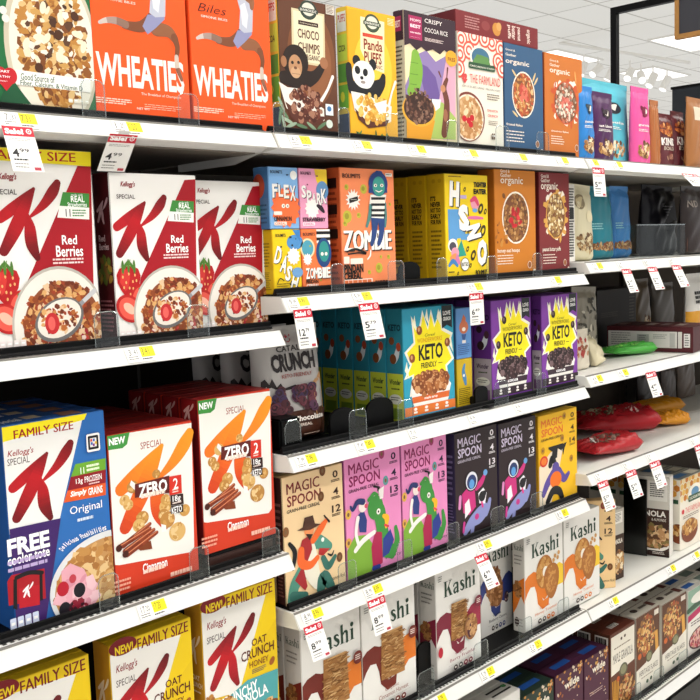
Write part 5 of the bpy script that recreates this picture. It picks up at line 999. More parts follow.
stand('snack_bag', 'black snack bag slumped in the clear bin, second shelf', 'C1', 652, 682, 186, 247, .16, .08, '#1b1a20', seed=13, rot=(0, math.radians(1), 0), wr=.012, art=lambda A: (A.part('label_panel'), A.poly([(.45, .25), (.85, .2), (.85, .5), (.45, .55)], '#4a4a50'), A.lines(.48, .28, .82, .5, 5, '#8a8a90')))
stand('snack_bag', 'dark brown snack bag at the right edge, second shelf', 'C1', 689, 718, 187, 256, .05, .06, '#2c2322', seed=14, wr=.006, art=lambda A: (A.text('ND', (.1, .2), (.4, .3), '#8a8078', .02), A.poly([(.05, .75), (.9, .75), (.9, .95), (.05, .95)], '#5a3422')))
bb = atZ(641, 253, SH['C1']); r = empty('clear_bin', (atY(637, 250, .05).x, .05, SH['C1']+.001)); tag(r, 'low clear bin around the slumped black bag', 'bin')
xw = atY(685, 250, .05).x-atY(637, 250, .05).x
m = MB(); m.box(0, xw, 0, .002, 0, .1, CLEAR); m.build('bin_front', r); m = MB(); m.box(0, xw, -.0006, .0026, .0985, .1015, CLEARRIM); m.build('bin_rim', r); m = MB(); m.box(0, .002, .003, .07, 0, .1, CLEAR); m.build('bin_side', r)
# right section, third shelf
def art_floral(A):
    A.part('leaf_print')
    for k in range(40): A.ell(A.rnd.uniform(.08, .92), A.rnd.uniform(.05, .95), .07, .02, A.rnd.choice(['#2c2a26', '#c8c2b0', '#4a463c']), rot=A.rnd.uniform(0, 180), n=12)
stand('granola_pouch', 'grey leaf-patterned pouch behind the right purple keto box', 'C2', 577, 601, 288, 362, .15, .05, '#8a8474', art=art_floral, seed=15, rot=(0, math.radians(3), 0))
stand('granola_pouch', 'pale pouch low beside the right purple keto box', 'C2', 574, 592, 331, 366, .07, .03, '#cfc6b4', art=lambda A: (A.part('window_picture'), A.flakes(.5, .45, .35, .25, ['#8a5a3a', '#b98a68', '#a03a34'], 26, .008)), seed=16)
pouch('snack_bag', 'small crumpled cream bag in front of the dark carton, third shelf', .09, .085, .04, tuple(atZ(598, 364, SH['C2']+.004)), '#d6ccac', rot=(math.radians(-20), 0, .4), seed=17, wr=.01, cat='snack bag')
a, b = atY(597, 320, .33), atY(636, 320, .33); FR['dark_carton'] = (a.x, b.x, SH['C2']+.001, atY(615, 289, .33).z, .33)
carton('dark_carton', .1, '#1f1916', '#2a241f', '#2a241f', 'dark brown carton at the back of the third shelf, right section', lambda A: (A.lines(.82, .1, .97, .9, 14, '#4a433c'), A.lines(.1, .4, .6, .5, 3, '#3a322c')), cat='carton')
stand('granola_pouch', 'brown kraft pouch with a granola window right of the dark carton', 'C2', 637, 655, 280, 332, .33, .06, '#6f5f4a', art=lambda A: (A.part('window_picture'), A.flakes(.5, .75, .3, .14, GRAN, 40, .009)), seed=18)
stand('granola_pouch', 'dull brown pouch at the back right of the third shelf', 'C2', 657, 678, 284, 332, .38, .05, '#4f463c', seed=19)
stand('granola_pouch', 'white and amber pouch at the right edge, third shelf', 'C2', 692, 717, 274, 332, .12, .05, '#d8d6d0', region=lambda u, t: '#d89a2c' if t > .55 else '#dcdad4', art=lambda A: (A.lines(.2, .25, .7, .45, 3, '#33332f', .7)), seed=20)
z_ = SH['C2']+.001; yb = .1
def art_maroon(A):
    A.part('label_panel'); A.rect(.015, .18, .88, .84, '#d6d4ce'); A.lines(.05, .25, .3, .8, 6, '#8a8a86', .4); A.rect(.36, .3, .5, .82, '#a8a8a4'); A.lines(.38, .34, .48, .8, 6, '#6a6a68'); A.lines(.55, .3, .72, .5, 3, '#9a9a96'); A.rect(.74, .24, .8, .82, '#b4b4b0'); A.rect(.825, .18, .835, .84, '#33201f'); A.rect(.9, .25, .97, .8, '#e0deda'); A.lines(.91, .3, .96, .78, 5, '#4a4a48')
def lying(name, label, px, py, z, w, h, d, col, ang, seed, art=None, region=None, wr=.006):
    c = atZ(px, py, z); L = Matrix.Rotation(ang, 3, 'Z')@Vector((0, -h/2, 0))     # the bag lies on its back
    r = pouch(name, label, w, h, d, (c.x-0, c.y, z+d/2+.001), col, rot=(math.radians(90)*-1, 0, ang), seed=seed, wr=wr, art=art, region=region, cat='snack bag')
    v = Matrix.Rotation(ang, 3, 'Z')@Vector((0, h/2, 0)); r.location = (c.x-v.x, c.y-v.y, z+d/2+.001); return r
def art_green(A): A.part('front_print'); A.flakes(.5, .4, .35, .3, ['#3f9a3c', '#2f7a34', '#8ac860', '#5ab84a'], 60, .008); A.poly([(.3, .55), (.6, .5), (.65, .7), (.35, .75)], '#c8a888')
lying('snack_bag', 'bright green bag lying in front of the maroon carton', 626, 355, SH['C2'], .09, .2, .035, '#4fae46', math.radians(78), 21, art_green)
turned('long maroon carton lying on its side behind the green bag', (607, 350), (693, 353), (693, 327.5), .18, '#4e1a20', art_maroon, 'C2', 'snack_carton', '#431519', None, lambda A: [A.rect(.05+.17*k, .3, .15+.17*k, .7, c) for k, c in enumerate(('#8a7a74', '#5a4a48', '#9a8a84', '#6a5a58', '#8a7a74'))])
# right section, fourth shelf
def art_redbag(A): A.part('window_picture'); A.flakes(.5, .42, .28, .2, ['#8a7a5a', '#a8987a', '#6a5a44', '#b8a88a'], 90, .009); A.part('front_print'); A.lines(.15, .7, .5, .8, 2, '#f0d0c8', .5); A.poly([(.6, .76), (.9, .72), (.92, .82), (.62, .86)], '#e84a3c')
lying('snack_bag', 'larger red bag with a grey window lying behind its twin', 606, 431, SH['C3'], .18, .32, .075, '#b4202a', math.radians(62), 22, art_redbag, wr=.02)
lying('snack_bag', 'red bag with a barcode end lying at the shelf front', 604, 454, SH['C3'], .12, .23, .055, '#a82228', math.radians(82), 23, lambda A: (A.part('window_picture'), A.flakes(.5, .5, .28, .26, ['#7a5a4a', '#96786a', '#5a4034'], 70, .008), A.ell(.5, .3, .16, .03, '#f0ece6')), wr=.012)
lying('snack_bag', 'yellow-orange bag lying before the dark pouches, fourth shelf', 666, 425, SH['C3'], .09, .14, .04, '#d89022', math.radians(70), 24, lambda A: A.flakes(.5, .4, .3, .2, ['#e8a83a', '#c87a1a'], 20, .01), wr=.016)
lying('snack_bag', 'amber bag with a dark barcode label lying farthest back', 648, 414, SH['C3'], .11, .28, .05, '#c8861e', math.radians(75), 25, lambda A: (A.part('label_panel'), A.poly([(.3, .1), (.8, .1), (.8, .25), (.3, .25)], '#3a3630'), A.poly([(.2, .35), (.8, .35), (.8, .6), (.2, .6)], '#5a5040')), wr=.006)
for i, (xl, xr, yt, yb_, col, lab) in enumerate(((641, 664, 372, 410, '#2a221e', 'very dark bag standing at the back of the fourth shelf'), (664.5, 680, 366, 404, '#463c36', 'grey-brown bag standing between two dark ones, fourth shelf'), (681, 699, 361, 402, '#5f5248', 'taupe bag standing at the right edge, fourth shelf'))):
    stand('snack_bag', lab, 'C3', xl+1, xr-1, yt, yb_, .37-.012*i, .04, col, seed=30+i)
# right section, fifth shelf
zf = SH['C4']+.001
FR['tan_c'] = (-.085, .085, zf, atY(615, 499, .028).z, 0)
carton('tan_c', .03, '#e9c690', '#caa070', '#d8b480', 'tan grain-free cereal box half hidden behind the last white box', magic('', '#7c2426', '#2c1a16', '12', '#3a2016', fig_tan, 'Cinnamon Roll', ((.9, .76, '#6b3f1e'), (.78, .06, '#8a3a2a'))))
t_ = math.radians(38); tc = bpy.data.objects[[o.name for o in COL.objects if o.get('label', '').startswith('tan grain-free cereal box half')][0]]; tc.location = (1.310-.085*math.cos(t_), .026+.085*math.sin(t_), zf); tc.rotation_euler = (0, 0, -t_)
def art_brownbox(A):
    A.part('label_panel'); A.rect(.0, 0, 1, .36, '#b9b4a8'); A.rect(.1, .04, .9, .2, '#e2dfd6'); A.lines(.15, .06, .85, .18, 6, '#5a564e'); A.part('food_picture'); A.flakes(.6, .75, .4, .16, GRAN, 60, .011); A.part('lettering'); A.text('GRANOLA', (.1, .42), (.9, .49), '#e8e2d6', .03)
turned('narrow brown granola box just right of the tan box, turned sideways', (610, 583), (624, 577), (623, 507), .05, '#3a2418', art_brownbox)
def art_granola(A):
    A.part('label_panel'); A.rect(0, 0, 1, .4, '#cfcac0'); A.rect(.52, .05, .96, .3, '#e4e1da'); A.lines(.56, .08, .92, .26, 7, '#4a463e', .5); A.rect(.02, .05, .46, .34, '#b8b3a8')
    A.part('lettering'); A.text('GRANOLA', (.08, .425), (.93, .5), '#f0ece4', .035); A.text('& ALMONDS', (.6, .52), (.93, .555), '#d8cfc4', .02)
    A.part('bowl_picture'); A.cell(.62, .78, .46, .17, '#e4dfd6'); A.cell(.62, .76, .42, .15, '#3c2415'); A.flakes(.62, .75, .42, .14, ['#8a5f36', '#b4875a', '#5a3820', '#d2b083', '#7a6a3a'], 110, .011); A.part('lower_band'); A.rect(0, .93, 1, 1, '#2a1812'); A.lines(.62, .945, .95, .98, 2, '#d8cfc4')
gr = turned('white-topped granola box turned towards the aisle end, half under an added shade sheet', (626, 552), (669.3, 558), (669, 478), .05, '#3a2218', art_granola)
r = empty('added_shade_sheet', gr.location); r.rotation_euler = gr.rotation_euler; wv = FR[[k for k in FR if k.startswith('turned')][-1]]; tag(r, 'added dark sheet standing in for shade over half of the granola box', 'shade sheet')
m = MB(); m.box(wv[0]-.004, .0, -.012, -.0095, 0, wv[3]-wv[2]-.01, SHADEM); m.build('shade_panel', r)  # shade on the box's left half, put in as a dark sheet
m = MB(); m.box(-.0015, .0015, -.0125, -.009, 0, wv[3]-wv[2]-.01, M('#1c1613', .3)); m.build('shade_panel_edge', r)  # dark strip added where that shade ends
a, b = atY(680, 540, .03), atY(718, 530, .03); FR['hex'] = (a.x, a.x+.18, zf, atY(681, 480, .03).z, .03)
def art_hex(A):
    A.part('hexagon_print')
    for i in range(9):
        for j in range(4): A.poly([(min(max(.0, (i*.13)+(.065 if j % 2 else 0)+.07*math.cos(g)), 1), max(0, .02+j*.085+.048*math.sin(g))) for g in [k*1.0472+.5236 for k in range(6)]], ('#d89a3c', '#e8c06a', '#c87a2c', '#ecd9a8')[(i*3+j) % 4])
    A.part('brand_panel'); A.ell(.6, .26, .3, .14, '#f1ece0'); A.ell(.6, .24, .16, .07, '#5a8ab0'); A.rrect(.32, .27, .9, .36, .006, '#2b5036'); A.text('CASCADIAN FARM', (.36, .295), (.86, .335), '#f1ecdc', .01)
    A.part('lettering'); A.text('THE FARMLAND', (.2, .42), (.9, .5), '#d9605a', .0); A.ell(.1, .46, .05, .035, '#d23a3e'); A.lines(.1, .53, .8, .58, 2, '#8a7a6c')
    A.part('bowl_picture'); A.ell(.38, .76, .34, .17, '#7a3c22'); A.ell(.38, .71, .33, .1, '#c89a68'); A.flakes(.38, .71, .3, .09, FLK, 90, .009)
def side_hex(A): art_hex(A)
carton('hex', .055, '#ece6d8', '#e6dfd0', '#8a8a80', 'cream cereal box with honeycomb print, fifth shelf of the right section', art_hex, lambda A: (A.part('side_print'), [A.poly([(min(max(0, u+.22*math.cos(g)), 1), max(0, t+.05*math.sin(g))) for g in [k*1.0472+.5236 for k in range(6)]], c) for u, t, c in ((.2, .04, '#d89a3c'), (.6, .04, '#e8c06a'), (.0, .12, '#c87a2c'), (.4, .12, '#d89a3c'), (.8, .12, '#c87a2c'), (.2, .2, '#e8c06a'), (.6, .2, '#d89a3c'))], A.rect(.1, .28, .9, .34, '#2b5036'), A.cell(.9, .76, .6, .14, '#7a3c22'), A.flakes(.85, .72, .3, .06, FLK, 30, .009)), lambda A: (A.rect(.1, .2, .5, .7, '#3a6a9a'), A.rect(.6, .2, .9, .8, '#d8d2c0')), behind=5, gap=.002, blabel='cream honeycomb cereal box standing %s in line at the fifth shelf')
# bottom shelf
FRM = lambda k, tl, tr, sh='C5', Y=.034: frame(k, sh, tl, tr, Y)
FRM('bt_white', (478, 712), (520, 690), 'B5'); FRM('bt_green', (522.5, 697), (553.5, 680), 'B5'); FRM('bt_pa', (555, 674), (583, 663), 'B5'); FRM('bt_pb', (584, 662), (608.5, 645), 'B5')
FRM('bt_maple', (610, 634), (635, 622)); FRM('bt_ha', (636, 618), (659.5, 605)); FRM('bt_hb', (662, 604.5), (686.5, 592)); FRM('bt_berry', (688, 590), (716, 577))
def blue_top(A): A.rect(.25, .25, .8, .62, '#1f4f9a')
def art_wilde(c):
    def art(A):
        A.part('nut_print')
        for k in range(34): A.ell(A.rnd.uniform(.04, .96), (A.rnd.random()**1.6)*.32, .035, .018, A.rnd.choice(['#c88a3c', '#e0b468', '#d8c8b0', '#a8622a']), rot=A.rnd.uniform(0, 180), n=10)
        for k in range(16): A.ell(A.rnd.uniform(.04, .96), A.rnd.uniform(.4, .95), .02, .01, A.rnd.choice(['#d8c8b0', '#c8a070']), n=8)
        A.part('lettering'); A.text('wilde', (.3, .14), (.84, .24), '#f2ead8', .03); A.text('grain', (.45, .26), (.75, .29), '#e0cdb8', .0); A.lines(.2, .5, .8, .56, 2, '#c8b0a8', .4)
    return art
def art_bwhite(A): A.part('lettering'); A.lines(.1, .2, .9, .5, 5, '#3a3a36', .5)
carton('bt_white', .06, '#e2e0da', '#d2cfc8', '#dedbd4', 'white carton at the left end of the visible bottom shelf', art_bwhite, None, lambda A: (A.rect(.5, .2, .95, .32, '#1c1c1a'), A.rect(.5, .55, .95, .66, '#1c1c1a'), A.ell(.9, .3, .05, .12, '#3a8a4a')), behind=1, blabel='white carton standing %s in line on the bottom shelf')
carton('bt_green', .06, '#24352c', '#1e2a24', '#27382f', 'dark green snack cereal box beside the plum boxes, bottom shelf', art_wilde(0), None, blue_top, behind=2, gap=.002, blabel='dark green snack cereal box standing %s in line')
carton('bt_pa', .06, '#4d2339', '#3e1c2e', '#47203a', 'plum snack cereal box beside the dark green one', art_wilde(1), None, blue_top, behind=3, gap=.002, blabel='plum snack cereal box standing %s in line beside the green line')
carton('bt_pb', .06, '#4d2339', '#3e1c2e', '#47203a', 'plum snack cereal box beside the brown granola box', art_wilde(1), None, blue_top, behind=3, gap=.002, blabel='plum snack cereal box standing %s in line beside the granola line')
def art_maple(A):
    A.part('label_panel'); A.poly([(.03, .04), (.97, .04), (.97, .5), (.62, .52), (.5, .46), (.38, .52), (.03, .54)], '#e6e0d2'); A.part('lettering'); A.text('MAPLE GRANOLA', (.1, .28), (.9, .4), '#3a2a20', .0); A.lines(.15, .2, .85, .24, 1, '#8a7a68', .4); A.ell(.44, .12, .04, .02, '#5a4a3c'); A.ell(.58, .11, .04, .02, '#5a4a3c')
    A.part('emblem'); A.ell(.52, .54, .17, .085, '#5c5a44'); A.ell(.52, .54, .12, .06, '#8a8868')
    A.part('food_picture'); A.cell(.66, .82, .33, .2, '#4a2c1c'); A.flakes(.66, .82, .3, .18, ['#c08a4c', '#8a5a30', '#d8b07a', '#6a4022', '#a04a2c'], 150, .008)
    for k in range(5): A.ribbon([(.08+.06*k, .62, .03), (.1+.045*k, .9, .035)], '#d89a3a')
    A.ell(.3, .62, .06, .035, '#c85a2a')
def art_heritage(A):
    A.part('food_picture'); A.cell(.42, .3, .38, .26, '#6a4a3c'); A.flakes(.42, .3, .36, .25, ['#c8924c', '#9a6a3a', '#e0b878', '#6a4426', '#a8502c'], 220, .0085)
    for k in range(4): A.ribbon([(.8+.03*k, .32, .03), (.84+.03*k, .58, .04)], '#d8a04a')
    A.ell(.14, .53, .07, .04, '#c8642a'); A.rect(.76, .03, .95, .1, '#e0d8cc')
    A.part('label_panel'); A.poly([(0, .7), (.4, .66), (.52, .6), (.66, .62), (1, .55), (1, 1), (0, 1)], '#e4dfd2'); A.part('emblem'); A.ell(.54, .6, .14, .075, '#5c5a44'); A.ell(.54, .6, .1, .052, '#8a8868'); A.part('lettering'); A.text('HERITAGE FLAKES', (.12, .73), (.92, .8), '#4a3a2c', .0); A.lines(.2, .83, .8, .86, 1, '#9a8a78', .4); A.ell(.46, .92, .05, .025, '#4a5a44'); A.ell(.62, .91, .05, .025, '#4a5a44')
def htop(A): A.rect(.05, .15, .95, .85, '#cfc9bc'); A.ell(.3, .4, .1, .2, '#3a2a22'); A.rect(.5, .3, .8, .5, '#5a5048'); A.rect(.82, .2, .98, .8, '#5c2a22')
carton('bt_maple', .058, '#5f3322', '#54301f', '#5f2e20', 'brown granola box with a white panel and barcode top, bottom shelf', art_maple, lambda A: (A.part('side_print'), A.rect(.1, .04, .9, .2, '#d8d2c8'), A.lines(.15, .06, .85, .18, 1, '#2a2420', .9)), lambda A: (A.rect(.3, .3, .62, .62, '#dcd8d0'), A.lines(.33, .34, .6, .6, 4, '#3a3632', .5)), behind=2, gap=.002, blabel='brown granola box standing %s in line on the bottom shelf')
for key, lab, bl in (('bt_ha', 'brown flake cereal box with a white lower panel, beside the granola box', 'brown flake cereal box standing %s in line beside the granola line'), ('bt_hb', 'brown flake cereal box with a white lower panel, beside the berry box', 'brown flake cereal box standing %s in line beside the berry line')):
    carton(key, .056, '#5e3a28', '#c8c2b4', '#d2ccc0', lab, art_heritage, lambda A: (A.ell(.5, .12, .3, .05, '#3a2a22'), A.lines(.2, .22, .8, .9, 16, '#6a5a4a')), htop, behind=4, gap=.002, blabel=bl)
def art_bberry(A):
    A.part('front_print'); A.poly([(0, 0), (1, 0), (1, .3), (0, .42)], '#8fae9a'); A.ribbon([(.0, .3, .08), (.5, .24, .1), (1, .16, .08)], '#3f5a48'); A.poly([(0, .38), (1, .24), (1, .34), (0, .48)], '#b02a5a'); A.ell(.4, .16, .3, .08, '#e6e4dc')
    A.part('bowl_picture'); A.cell(.45, .8, .42, .17, '#4a3030'); A.cell(.45, .8, .38, .15, '#d8b0a8'); A.flakes(.45, .8, .36, .14, ['#b8505a', '#d88a8a', '#c8a078', '#8a3a44'], 100, .009); A.lines(.1, .5, .9, .58, 2, '#5a4a4a', .4)
carton('bt_berry', .056, '#e6e2da', '#d8d4cc', '#d6d2c8', 'white berry cereal box with a crimson band at the bottom right corner', art_bberry, None, lambda A: (A.rect(.1, .3, .4, .7, '#2a5aa0'), A.rect(.6, .2, .9, .8, '#7a8a80')), behind=4, gap=.002, blabel='white berry cereal box standing %s in line on the bottom shelf')
# ---------------------------------------------------------------- price labels, sale tags, dividers, pushers
LA = math.atan2(LS, LH)
def lip(px, py, shelf):
    P = atY(px, py, -.009); return P.x, -.0022-LS*.5, SH[shelf]-LH*.5
def price_label(shelf, px, py, yellow, where, digits='1 29'):
    x, y, z = lip(px, py, shelf); r = empty('price_label', (x, y-.0007, z)); r.rotation_euler = (-LA, 0, 0)
    tag(r, ('white price label with a yellow square under ' if yellow else 'plain white price label under ')+where, 'price label', 'shelf price labels')
    m = MB(); m.box(-.028, .028, -.0006, 0, -.0135, .0135, M('#f1f0ec', .45)); m.build('paper', r)
    A = Art(lambda u, t, o: (-.028+u*.056, -.0006-o, .0135-t*.027), .056, .027, .00002, .0001); A.cur = 'print'
    A.lines(.05, .62, .4, .9, 2, '#55534e', .4); A.text(digits[:2], (.1, .12), (.24, .55), '#3a3a38', .0); A.text(digits[-2:], (.27, .15), (.4, .5), '#3a3a38', .0)
    if yellow: A.part('yellow_panel'); A.rect(.5, .02, .98, .72, '#f2e21c'); A.text(digits, (.55, .12), (.8, .58), '#3a3a20', .0); A.part('print'); A.lines(.5, .8, .95, .95, 1, '#55534e', .6)
    A.build(r)
for a in (('A0', 19, 117, 1, 'the green flake box', '7.31'), ('A0', 127, 125, 1, 'the first orange gymnast box', '1.20'), ('B0', 300, 141, 1, 'the brown ape box', '4.29'), ('B0', 362, 146, 1, 'the yellow bear box', '5.19'), ('B0', 417, 150, 1, 'the cocoa rice box', '4.79'), ('B0', 470, 155, 1, 'the cream farm box', '4.99'), ('B0', 520, 159, 1, 'the blue organic box', '3.29'), ('B0', 562, 161.5, 1, 'the orange organic box', '3.29'), ('C0', 593, 164, 1, 'the bright blue pouch', '5.49'), ('C0', 617, 166, 1, 'the aqua pouch', '5.49'),
          ('A1', 140, 353, 1, 'the middle strawberry box', '3.41'), ('A2', 152, 607, 1, 'the first red and white cinnamon box', '17.20'), ('B1', 298, 302, 1, 'the four mini boxes', '9.99'), ('B1', 362, 297, 1, 'the blue-haired boy box', '9.99'), ('B1', 475, 288.5, 1, 'the yellow box with white letters', '8.99'), ('B1', 555, 280, 1, 'the dark red organic box', '3.99'), ('B2', 306, 459, 1, 'the chocolate cereal bags', '7.99'), ('B2', 365, 444, 1, 'the teal keto line', '7.49'), ('B2', 417, 431.5, 0, 'the front teal keto box', '7.19'), ('B2', 476, 418, 0, 'the narrow stacked pair', '9.99'), ('B2', 521, 408, 0, 'the left purple keto box', '9.99'),
          ('B3', 312, 609, 1, 'the tan cowboy box', '8.99'), ('B3', 373, 587, 1, 'the left pink box', '8.99'), ('B3', 484, 547.5, 1, 'the first astronaut box', '8.99'), ('B3', 562, 516, 1, 'the yellow grain-free box', '8.99'), ('B4', 438, 695, 1, 'the berry biscuit box, nearest its left corner', '5.29'), ('B4', 487, 670, 1, 'the blueberry box', '5.29'), ('B4', 535, 645, 1, 'the first honey box', '5.29'), ('C4', 613, 600, 1, 'the tan box of the right section', '8.49'), ('C4', 671, 565.5, 1, 'the white-topped granola box', '4.79'), ('C4', 695, 552, 1, 'the honeycomb box', '4.79'),
          ('C1', 597, 267, 1, 'the cream pouch', '5.99'), ('C1', 622, 264.5, 0, 'the teal pouch', '5.99'), ('C1', 648, 262, 0, 'the clear bin, its left part', '6.49'), ('C1', 673, 259.5, 0, 'the slumped black bag', '6.49'), ('C2', 597, 380, 1, 'the small crumpled cream bag', '4.99'), ('C2', 623, 374, 1, 'the green bag', '4.99'), ('C3', 600, 480, 0, 'the barcode-end red bag', '5.79'), ('C3', 627, 471, 0, 'the larger red bag', '5.79'), ('C3', 651, 462, 0, 'the yellow-orange bag', '5.79'), ('C3', 694, 446, 0, 'the taupe bag at the right edge', '6.29')):
    price_label(*a)
def sale_tag(shelf, p0, p1, pb, label, price, size=None):
    """p0, p1: top corners where the card hooks on the lip; pb: bottom-left corner"""
    yl = -LS-.003; a, b = atY(*p0, yl), atY(*p1, yl); z = SH[shelf]-LH+.004; w = b.x-a.x
    best = None
    for L in [x*.002 for x in range(20, 62)]:
        for an in range(-40, 61, 3):
            g = math.radians(an); e = proj((a.x, yl-L*math.sin(g), z-L*math.cos(g))); d = (e[0]-pb[0])**2+(e[1]-pb[1])**2
            if best is None or d < best[0]: best = (d, L, g)
    _, h, g = best
    r = empty('hanging_sale_tag', ((a.x+b.x)/2, yl, z)); r.rotation_euler = (-g, 0, 0); tag(r, label, 'sale tag', 'hanging sale tags')
    m = MB(); m.box(-w/2, w/2, -.0005, 0, -h, 0, M('#eeedea', .5)); m.build('card', r)
    m = MB(); m.box(-w*.2, w*.2, .0003, .0012, -.008, .006, M('#dcdcda', .3)); m.build('hook_clip', r)
    A = Art(lambda u, t, o: (-w/2+u*w, -.0005-o, -t*h), w, h, .00002, .0001)
    A.part('header'); A.rect(0, 0, 1, .22, '#c41f34'); A.text('Sale!', (.06, .045), (.66, .175), '#ffffff', .05); A.ell(.84, .1, .09, .09*w/h, '#f4e6e8'); A.ell(.84, .1, .06, .06*w/h, '#c41f34'); A.ell(.84, .1, .028, .028*w/h, '#f4e6e8')
    A.part('print'); A.lines(.1, .27, .9, .34, 2, '#8a8884', .35); d, c = price.split('.'); A.text(d, (.12, .5), (.34 if len(d) == 1 else .46, .68), '#2a2a2c', .02); A.text(c, (.37 if len(d) == 1 else .49, .49), (.68, .58), '#2a2a2c', .01); A.lines(.12, .72, .7, .78, 1, '#2a2a2c', .6); A.lines(.1, .82, .6, .96, 2, '#8a8884', .35); A.rect(.7, .9, .92, .97, '#b83a4a')
    A.build(r)
T = sale_tag
T('A0', (1, 125), (32, 128), (13, 171), 'sale tag covering part of the family-size yellow band', '4.99')
T('A0', (110, 136), (138, 139), (95, 170), 'sale tag hanging above the middle strawberry box, swung inward', '4.99')
T('B0', (592, 169), (604, 169.5), (594, 196), 'small sale tag under the bright blue pouch on the top shelf', '5.49')
T('C0', (681, 163), (696, 163), (693, 186), 'sale tag near the right edge under the top shelf', '5.99')
T('B1', (293, 312), (311, 311), (300, 349), 'sale tag hanging in front of the chocolate cereal bag', '12.79')
T('B1', (358, 305), (378, 303.5), (366, 340), 'sale tag hanging in front of the teal keto line', '5.79')
T('B1', (469, 295), (483, 294), (470, 326), 'sale tag hanging beside the left purple keto box', '6.49')
T('C1', (621, 270), (630, 269), (630, 293), 'sale tag hanging under the teal pouch, second shelf', '5.99')
T('C1', (647, 267), (656, 266), (656, 290), 'sale tag hanging under the clear bin, second shelf', '5.99')
T('C1', (671, 265), (680, 264), (681, 287), 'sale tag hanging under the slumped black bag', '5.99')
T('C2', (645, 374), (655, 371.5), (653, 398), 'sale tag hanging under the green bag', '4.49')
T('C3', (597, 484), (607, 481), (606, 512), 'sale tag hanging before the tan box of the right section', '5.29')
T('C3', (625, 474), (635, 471), (634, 499), 'sale tag hanging before the added shade sheet of the granola box', '5.29')
T('C3', (649, 464), (659, 461), (657, 489), 'sale tag hanging before the white-topped granola box', '5.29')
T('C3', (694, 450), (704, 447), (701, 472), 'sale tag cut by the right frame edge under the fourth shelf', '5.29')
T('B3', (303, 630), (321, 623), (313, 663), 'sale tag hanging before the leftmost white biscuit box', '8.99')
T('B3', (367, 605), (384, 598.5), (375, 637), 'sale tag hanging before the second white biscuit box', '8.99')
T('B3', (474, 562), (486, 557), (488, 590), 'sale tag hanging before the blueberry box', '6.99')
def front_stop(shelf, px, pxr, ytop, label, Y=.0085):
    """rounded clear stop that keeps cartons from sliding off"""
    z = SH[shelf]; a, b, zt = atY(px, ytop, Y).x, atY(pxr, ytop, Y).x, atY((px+pxr)/2, ytop, Y).z; w, h = b-a, max(.03, min(.06, zt-z))
    r = empty('front_stop', ((a+b)/2, Y, z+.002)); tag(r, label, 'front stop', 'clear plastic front stops')
    rad = min(.012, w*.4); P = [(-w/2, 0), (w/2, 0)]+[(w/2-rad+rad*math.cos(math.radians(g)), h-rad+rad*math.sin(math.radians(g))) for g in range(0, 91, 15)]+[(-w/2+rad+rad*math.cos(math.radians(g)), h-rad+rad*math.sin(math.radians(g))) for g in range(90, 181, 15)]
    m = MB(); m.plate(P, 0, .0018, CLEAR); m.build('stop_panel', r)
    m = MB(); m.tube([(x, .0009, q) for x, q in P[1:]+P[:1]], .0011, CLEARRIM, 6); m.build('stop_rim', r)
    m = MB(); m.box(-w*.3, w*.3, .0004, .012, 0, .006, M('#2a2a2b', .3)); m.build('stop_foot', r)
for a in (('A0', 81, 104, 81, 'clear front stop between the green and the orange boxes'), ('A0', 178, 198, 95, 'clear front stop between the two orange gymnast boxes'), ('B0', 273, 284, 104, 'clear front stop at the left corner of the brown ape box'), ('B0', 338, 349, 108, 'clear front stop between the ape and the bear boxes'), ('B0', 386, 402, 114, 'clear front stop between the bear and the cocoa rice boxes'), ('B0', 447, 458, 120, 'clear front stop between the cocoa rice and the farm boxes'), ('B0', 496, 509, 126, 'clear front stop between the farm and the blue organic boxes'), ('B0', 537, 549, 133, 'clear front stop between the blue and the orange organic boxes'),
          ('A1', 94, 118, 313, 'clear front stop between the family-size and the middle strawberry box'), ('A1', 187, 208, 306, 'clear front stop between the middle and the right strawberry box'), ('A2', 98, 118, 572, 'clear front stop between the blue and the cinnamon boxes'), ('A2', 189, 208, 545, 'clear front stop between the two cinnamon boxes'), ('A2', 262, 279, 530, 'clear front stop at the right end of the cinnamon boxes'),
          ('B1', 331, 344, 265, 'clear front stop left of the blue-haired boy box'), ('B1', 388, 404, 262, 'clear front stop right of the blue-haired boy box'), ('B1', 437, 447, 259, 'clear front stop left of the yellow box with white letters'), ('B1', 487, 497, 257, 'clear front stop left of the amber organic box'), ('B1', 533, 542, 254, 'clear front stop left of the dark red organic box'),
          ('B2', 349, 366, 403, 'clear front stop alone before the gap by the teal line'), ('B2', 398, 413, 401, 'clear front stop at the left corner of the teal keto box'), ('B2', 495, 508, 382, 'clear front stop at the left corner of the left purple keto box'), ('B2', 537, 546, 374, 'clear front stop at the left corner of the right purple keto box'),
          ('B3', 338, 356, 557, 'clear front stop between the tan and the left pink box'), ('B3', 397, 412, 540, 'clear front stop between the two pink boxes'), ('B3', 447, 459, 521, 'clear front stop between the pink and the astronaut boxes'), ('B3', 491, 504, 505, 'clear front stop between the two astronaut boxes'), ('B3', 531, 543, 492, 'clear front stop left of the yellow grain-free box'),
          ('B4', 418, 434, 668, 'clear front stop left of the berry biscuit box'), ('B4', 474, 488, 641, 'clear front stop between the berry and blueberry boxes'), ('B4', 519, 532, 617, 'clear front stop at the left corner of the first honey box'), ('B4', 558, 569, 598, 'clear front stop between the two honey boxes'),
          ('C5', 632, 641, 682, 'clear front stop between the granola and the flake boxes'), ('C5', 654, 664, 663, 'clear front stop between the two brown flake boxes'), ('C5', 679, 688, 650, 'clear front stop between the flake and the berry boxes')):
    front_stop(*a)
